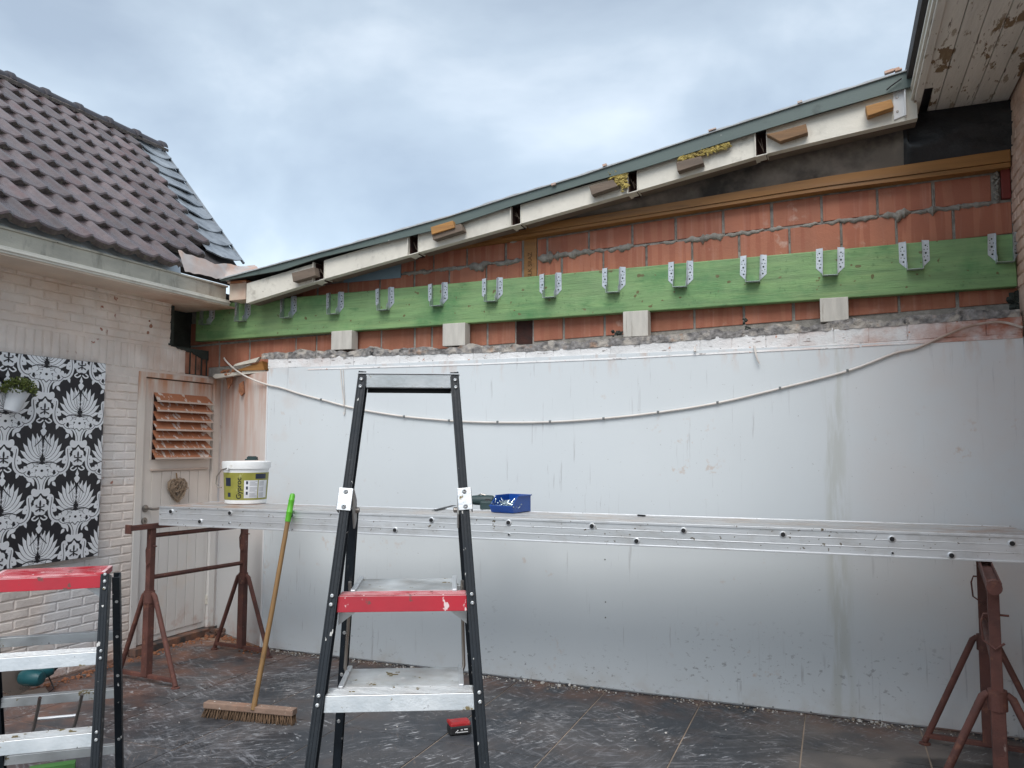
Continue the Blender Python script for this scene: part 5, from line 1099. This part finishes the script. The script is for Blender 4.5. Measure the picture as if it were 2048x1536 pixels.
# ------------------------------------------------------------------ ladders
def ladder(O, ang, zs, top_z, label, red_z, rail, hw0, deep, rearz, rear_hw=.19, rv0=-.20, rslope=.30, rtop=None, wid=.082, rwid=.082, group='black and red step ladders', plates=()):
    """O: world xy of the front stile plane centre at height red_z; u: width axis; v: towards the climber"""
    u = V((math.cos(R(ang)), math.sin(R(ang)), 0)); v = V((math.sin(R(ang)), -math.cos(R(ang)), 0)); O = V((O[0], O[1], 0))
    k = .27; vf = lambda z: -k*(z-red_z); hw = lambda z: hw0-wid*(z-red_z)
    W = lambda a_, b_, z: O+u*a_+v*b_+Z*z
    t = thing('step_ladder', W(0, .1, 0), label, 'step ladder', group)
    fwd = V((0,0,0))
    for s in (-1, 1):   # front stiles: channel section, open side inwards
        za, zb = 0.0, top_z
        pa, pb2 = W(s*(hw(za)-.012), vf(za), za), W(s*(hw(zb)-.012), vf(zb), zb)
        d = (pb2-pa).normalized(); n = (v-d*v.dot(d)).normalized(); side = d.cross(n).normalized()*(1 if d.cross(n).dot(u*s) > 0 else -1)
        ln = (pb2-pa).length; c = (pa+pb2)/2
        q = MB(); q.obox(c+side*.009, side, n, d, .004, .062, ln)          # outer web
        q.obox(c-side*.0035+n*.029, side, n, d, .025, .004, ln)           # front flange
        q.obox(c-side*.0035-n*.029, side, n, d, .025, .004, ln)
        for off in (-.010, .0, .008): q.obox(c+side*off+n*.0318, side, n, d, .003, .0016, ln)
        q.build('front_stile', MT['black'], t, bevel=.0012)
        for zz in list(zs)+[top_z-.022]:
            for dz in (-.011, .012):
                z_ = zz-.016+dz; p = W(s*(hw(z_)-.013), vf(z_), z_)+n*.0335; MB().lathe(p, n, [(0,.0055),(.002,.005),(.003,.003),(.0022,.0024),(.0003,.002)], 12).build('rivet', MT['alustep'], t)
        if rail:
            zb_ = rail; p = W(s*(hw(zb_)-.012), vf(zb_), zb_)
            br = MB(); br.obox(p+n*.0345, side, n, d, .042, .003, .066); br.obox(p+side*.0195+n*.010, side, n, d, .003, .052, .066); br.build('hinge_bracket', MT['alustep'], t, bevel=.002)
            for dz in (-.022, .022): MB().lathe(p+d*dz+n*.036, n, [(0,.0072),(.0025,.0068),(.0040,.004),(.003,.003),(.0,.0026)], 12).build('rivet', MT['alustep'], t)
        # rear leg
        rt = rtop if rtop else top_z-.03
        rh_ = lambda z: rear_hw+rwid*(1.18-z); rv = lambda z: rv0-rslope*(1.18-z)
        ra, rb_ = W(s*(rh_(0)), rv(0), 0), W(s*rh_(rt), rv(rt), rt); d2 = (rb_-ra).normalized(); n2 = (v-d2*v.dot(d2)).normalized(); s2 = d2.cross(n2).normalized()
        if s2.dot(u*s) < 0: s2 = -s2
        q = MB(); cc = (ra+rb_)/2; l2 = (rb_-ra).length
        q.obox(cc+s2*.009, s2, n2, d2, .004, .040, l2).obox(cc-s2*.002+n2*.018, s2, n2, d2, .026, .004, l2).obox(cc-s2*.002-n2*.018, s2, n2, d2, .026, .004, l2)
        q.build('rear_leg', MT['black'], t, bevel=.0012)
        for z_ in (.35,.62,.78,.92): MB().lathe(W(s*rh_(z_), rv(z_), z_)+n2*.020, n2, [(0,.006),(.003,.005)], 10).build('rivet', MT['alustep'], t)
        if rail:
            q = MB(); p = W(s*(hw(rail)-.028), vf(rail)-.050, rail-.01)
            q.prism([p+v*.03+Z*.045, p-v*.035+Z*.01, p-v*.045-Z*.05, p+v*.0-Z*.075, p+v*.035-Z*.03], u*(-s*.006)); q.build('pivot_plate', MT['rubber'], t, bevel=.002)
            MB().lathe(p-v*.01-Z*.02, -u*s, [(.0,.009),(.016,.009),(.018,.004)], 10).build('pivot_bolt', MT['steel'], t)
        MB().obox(pa+Z*.012, u, v, Z, .036, .070, .024).build('foot', MT['drillb'], t, bevel=.004)
        MB().obox(ra+Z*.010, u, v, Z, .034, .046, .020).build('foot', MT['drillb'], t, bevel=.004)
    # treads
    for i, z_ in enumerate(zs):
        red = abs(z_-red_z) < .01; h_ = .042; w_ = hw(z_)-.028; fv = vf(z_)+.026; mt = MT['red'] if red else MT['alustep']; dp_ = deep[i] if i < len(deep) else .085
        wtop = w_
        q = MB()
        q.hexa([W(-w_-.002, fv+.004, z_-h_), W(w_+.002, fv+.004, z_-h_), W(w_+.002, fv, z_-h_), W(-w_-.002, fv, z_-h_), W(-w_, fv-.006, z_), W(w_, fv-.006, z_), W(w_, fv-.010, z_), W(-w_, fv-.010, z_)])
        fd = .07
        q.hexa([W(-w_, fv-.008-fd, z_-.003), W(w_, fv-.008-fd, z_-.003), W(w_, fv-.006, z_-.003), W(-w_, fv-.006, z_-.003), W(-w_, fv-.008-fd, z_), W(w_, fv-.008-fd, z_), W(w_, fv-.006, z_), W(-w_, fv-.006, z_)])
        q.obox(W(0, fv-.012, z_-h_+.002), u, v, Z, 2*w_, .03, .003)
        for j in range(6): q.obox(W(0, fv-.014-j*.011, z_+.0012), u, v, Z, 2*w_-.004, .004, .0024)
        q.build('tread', mt, t, bevel=.0015, label='red painted step' if red else None)
        if dp_ > .1:
            low_ = red and not rail
            q = MB(); wi = (w_-.012) if low_ else min(w_-.035, rear_hw+rwid*(1.18-z_)-.045); y0_ = fv-.008-fd; y1_ = fv-dp_
            q.obox(W(0, (y0_+y1_)/2, z_-.006), u, v, Z, 2*wi, y0_-y1_, .012)
            n5 = int((y0_-y1_)/.012)
            for j in range(n5): q.obox(W(0, y1_+(j+.5)*(y0_-y1_)/n5, z_+.0012), u, v, Z, 2*wi, .004, .0024)
            q.build('platform_plate', MT['red'] if red and not rail else MT['alustep'], t)
            for s in (-1, 1): MB().obox(W(s*(wi+.007), (y0_+y1_)/2, z_-(.009 if low_ else .003)), u, v, Z, .014, y0_-y1_+(.0 if low_ else .03), .022).build('plate_edge', MT['red'] if red and not rail else MT['alu'], t, bevel=.002)
    for s in (-1, 1):   # gusset plates under the red step
        z_ = red_z-.045; w_ = hw(z_)-.030; b_ = vf(z_)-.02
        MB().prism([W(s*w_, b_, z_), W(s*(w_-.055), b_, z_), W(s*(w_-.045), b_, z_-.006), W(s*w_, b_, z_-.040)], -v*.003).build('gusset', MT['alu'], t)
    for z_ in rearz:
        r_ = rear_hw+rwid*(1.18-z_)-.014; y_ = rv0-rslope*(1.18-z_)
        q = MB(); q.obox(W(0, y_+.004, z_-.015), u, v, Z, 2*r_, .004, .034); q.obox(W(0, y_-.011, z_), u, v, Z, 2*r_, .030, .004); q.obox(W(0, y_-.024, z_-.009), u, v, Z, 2*r_, .004, .020); q.build('rear_bar', MT['alustep'], t, bevel=.001)
    if rail:
        wt = hw(top_z-.02)-.026; y_ = vf(top_z-.02)+.026
        q = MB(); q.obox(W(0, y_, top_z-.022), u, v, Z, 2*wt, .004, .040); q.obox(W(0, y_-.012, top_z-.041), u, v, Z, 2*wt, .024, .003); q.build('top_bar', MT['alustep'], t, bevel=.001)
        q = MB(); q.obox(W(0, y_-.058, top_z-.030), u, v, Z, 2*wt, .005, .050); q.build('top_back_bar', MT['black'], t)
        q = MB(); q.obox(W(0, y_-.028, top_z+.0015), u, v, Z, 2*wt+.052, .066, .003); q.build('top_cover', MT['alu'], t)
        zz0, zz1 = zs[0]-.03, zs[1]-.006
        for s in (-1, 1):
            w0 = hw(zz0)-.040; y0_ = -.20+.02
            MB().tube([W(s*w0, vf(zz0)-.17, zz0+.04), W(s*w0, vf(zz0)-.19, zz0+.0), W(s*(w0+.006), vf(zz1)-.205, zz1+.02), W(s*(w0+.002), vf(zz1)-.205, zz1+.004), W(s*(w0-.012), vf(zz1)-.205, zz1)], .0052, 8).build('folding_rod', MT['steel'], t, smooth=True)
    return t, W
ladder((-1.147, 2.017), 26.3, [1.080, .830, .580, .330, .085], 1.722, 'tall black step ladder with one red step, standing in front of the plank', 1.080, 1.338, .2075, [.29, .26], [1.060, .16], rear_hw=.176, rv0=-.215, rslope=.30, rtop=1.30)
cR = V((-2.420, 2.149, 0)); uL = V((math.cos(R(40)), math.sin(R(40)), 0)); OL = cR-uL*.2075
tL, WL = ladder((OL.x, OL.y), 40, [1.040, .790, .540, .290, .07], 1.038, 'low step ladder with red top, cut off by the left picture edge', 1.040, None, .2075, [.24, .085], [.79, .55, .31], rear_hw=.2075, rv0=-.09, rslope=.35, rtop=1.015, wid=.03, rwid=.0)
# folding stay inside the low ladder
for s in (-.02, .115): MB().tube([WL(s, -.10, .60), WL(s-.01, -.13, .56), WL(s-.035, -.20, .47), WL(s-.06, -.26, .41)], .006, 6).build('folding_stay', MT['steel'], tL, smooth=True)
MB().tube([WL(-.05,-.19,.50), WL(.09,-.19,.50)], .006, 6).build('stay_bar', MT['alu'], tL)

# ------------------------------------------------------------------ battery on the floor
bp0 = P(918, 1466, 'z', 0); bat = thing('battery_pack', bp0, 'red and black power tool battery lying on the tiles under the ladder', 'battery')
a_ = R(40); ux, uy = V((math.cos(a_), math.sin(a_), 0)), V((-math.sin(a_), math.cos(a_), 0))
MB().obox(bp0+Z*.034, ux, uy, Z, .110, .074, .064).build('red_case', MT['battred'], bat, bevel=.009)
MB().obox(bp0+Z*.026-uy*.005, ux, uy, Z, .117, .074, .046).build('black_case', MT['drillb'], bat, bevel=.008)
q = MB(); 
for k in range(6): q.obox(bp0+Z*.060-ux*(.052-.004*0)+uy*(-.03+.012*k), ux, uy, Z, .014, .005, .014)
q.build('grip_ribs', MT['battred'], bat, bevel=.001)
q = MB(); fz = bp0-uy*.0425; q.obox(fz+ux*.008+Z*.018, ux, uy, Z, .058, .0012, .0035); q.obox(fz-ux*.022+Z*.024, (ux+Z*.9).normalized(), uy, (Z-ux*.9).normalized(), .020, .0012, .004); q.obox(fz+ux*.004+Z*.030, ux, uy, Z, .010, .0012, .005); q.obox(fz+ux*.026+Z*.031, ux, uy, Z, .018, .0012, .005)
q.build('printed_mark', MT['panelseam'], bat)

# ------------------------------------------------------------------ teal saw on the floor by the wall
sc0 = P(45, 1392, 'z', 0); sw = thing('power_saw', sc0, 'teal circular saw on the floor behind the low ladder', 'saw')
a_ = R(62); ux, uy = V((math.cos(a_), math.sin(a_), 0)), V((-math.sin(a_), math.cos(a_), 0)); sp_ = lambda a_, b_, z_: sc0+ux*a_+uy*b_+Z*z_
MB().obox(sp_(0,0,.008), ux, uy, Z, .26, .14, .006).build('base_plate', MT['steel'], sw, bevel=.002)
MB().lathe(sp_(-.03,.01,.115), uy, [(-.02,.02),(-.018,.098),(.010,.100),(.016,.06)], 28).build('blade_guard', MT['steel'], sw, smooth=True)
MB().lathe(sp_(-.01,-.02,.115), -uy+ux*.9, [(0,.040),(.03,.048),(.11,.046),(.13,.034),(.135,.01)], 24).build('motor_housing', MT['teal'], sw, smooth=True)
MB().tube([sp_(.02,0,.17), sp_(.07,0,.215), sp_(.14,0,.20), sp_(.17,0,.14), sp_(.13,0,.10)], [.018,.020,.020,.018,.016], 12).build('handle', MT['drillb'], sw, smooth=True)
MB().lathe(sp_(.06,-.01,.12), ux+Z*.25, [(0,.042),(.02,.05),(.09,.040),(.10,.02)], 20).build('rear_body', MT['teal'], sw, smooth=True)
MB().tube([sp_(.13,0,.10), sp_(.16,-.03,.02), sp_(.10,-.10,.006), sp_(-.03,-.14,.006)], .004, 6).build('power_cord', MT['drillb'], sw, smooth=True)
# small offcut, bottom left
q0, q1 = P(60,1531,'z',.045), P(152,1518,'z',.045); d_ = (q1-q0).normalized(); s_ = V((-d_.y, d_.x, 0))
oc = MB().obox((q0+q1)/2-Z*.025-s_*.02, d_, s_, Z, (q1-q0).length, .045, .045); oc.build('timber_offcut', MT['offcut'], bevel=.002, tag=('short green stained timber offcut lying on the floor behind the low ladder', 'offcut'))

# ------------------------------------------------------------------ debris
def bits(name, mt, n, fn, s0, s1, label, cat, seed):
    r8 = random.Random(seed); q = MB()
    for i in range(n):
        x_, y_ = fn(r8); s_ = r8.uniform(s0, s1)*(1 if r8.random() < .85 else 2.0); th = r8.uniform(0, 3.14); a_ = V((math.cos(th), math.sin(th), r8.uniform(-.2,.2))).normalized(); b_ = Z.cross(a_).normalized(); c_ = a_.cross(b_)
        h_ = s_*r8.uniform(.3,.7); cc = V((x_, y_, h_*.5+.001)); vs = []
        for (i_, j_, k_) in [(-1,-1,-1),(1,-1,-1),(1,1,-1),(-1,1,-1),(-1,-1,1),(1,-1,1),(1,1,1),(-1,1,1)]:
            vs.append(cc+a_*i_*s_*.5*r8.uniform(.5,1)+b_*j_*s_*.35*r8.uniform(.5,1)+c_*k_*h_*.5*(r8.uniform(.3,1) if k_ > 0 else 1))
        q.hexa(vs)
    q.build(name, mt, kind='stuff', tag=(label, cat), origin=(0,0,0))
wallx = lambda r8: r8.uniform(-3.9, .9)
def dens(r8):
    while True:
        x_ = r8.uniform(-3.95, .92); 
        if r8.random() < .25+.75*max(0, nz(x_*2.3)+.35): return x_
bits('plaster_debris', MT['chip'], 300, lambda r8: (dens(r8), YW-abs(r8.gauss(.02,.035))), .004, .014, 'white plaster crumbs along the foot of the sheet', 'debris', 1)
bits('sand_debris', MT['tanchip'], 700, lambda r8: (dens(r8), YW-abs(r8.gauss(.01,.045))), .003, .010, 'tan sand and grit along the foot of the sheet', 'debris', 2)
def cornerp(r8):
    if r8.random() < .5: x_ = r8.uniform(-4.68,-3.9); return x_, lerp(5.2, 4.9, (x_+4.7)/.72)-abs(r8.gauss(.02,.06))
    return XL+.06+abs(r8.gauss(.0,.05)), r8.uniform(3.3,5.15)
bits('brick_debris', MT['rubble'], 800, cornerp, .004, .016, 'orange brick crumbs along the left wall and in the corner', 'debris', 3)
bits('scattered_chips', MT['chip'], 45, lambda r8: (r8.uniform(-3.6,.8), r8.uniform(3.0,4.75)), .004, .009, 'loose white chips scattered over the dark tiles', 'debris', 5)
q = MB(); p = P(432,1254,'z',0)
for i in range(12):
    s_ = rb.uniform(.02,.055); q.obox(V((-4.62+rb.uniform(-.05,.10), 5.10+rb.uniform(-.06,.06), s_*.35+(.03 if i > 7 else 0))), V((rb.uniform(.5,1),rb.uniform(-.5,.5),rb.uniform(-.3,.3))).normalized(), V((0,1,0)), Z, s_*1.5, s_, s_*.6)
q.build('rubble_pile', MT['step'], kind='stuff', tag=('dark broken pieces heaped in the corner by the door', 'rubble'), origin=(-4.6,5.1,0))
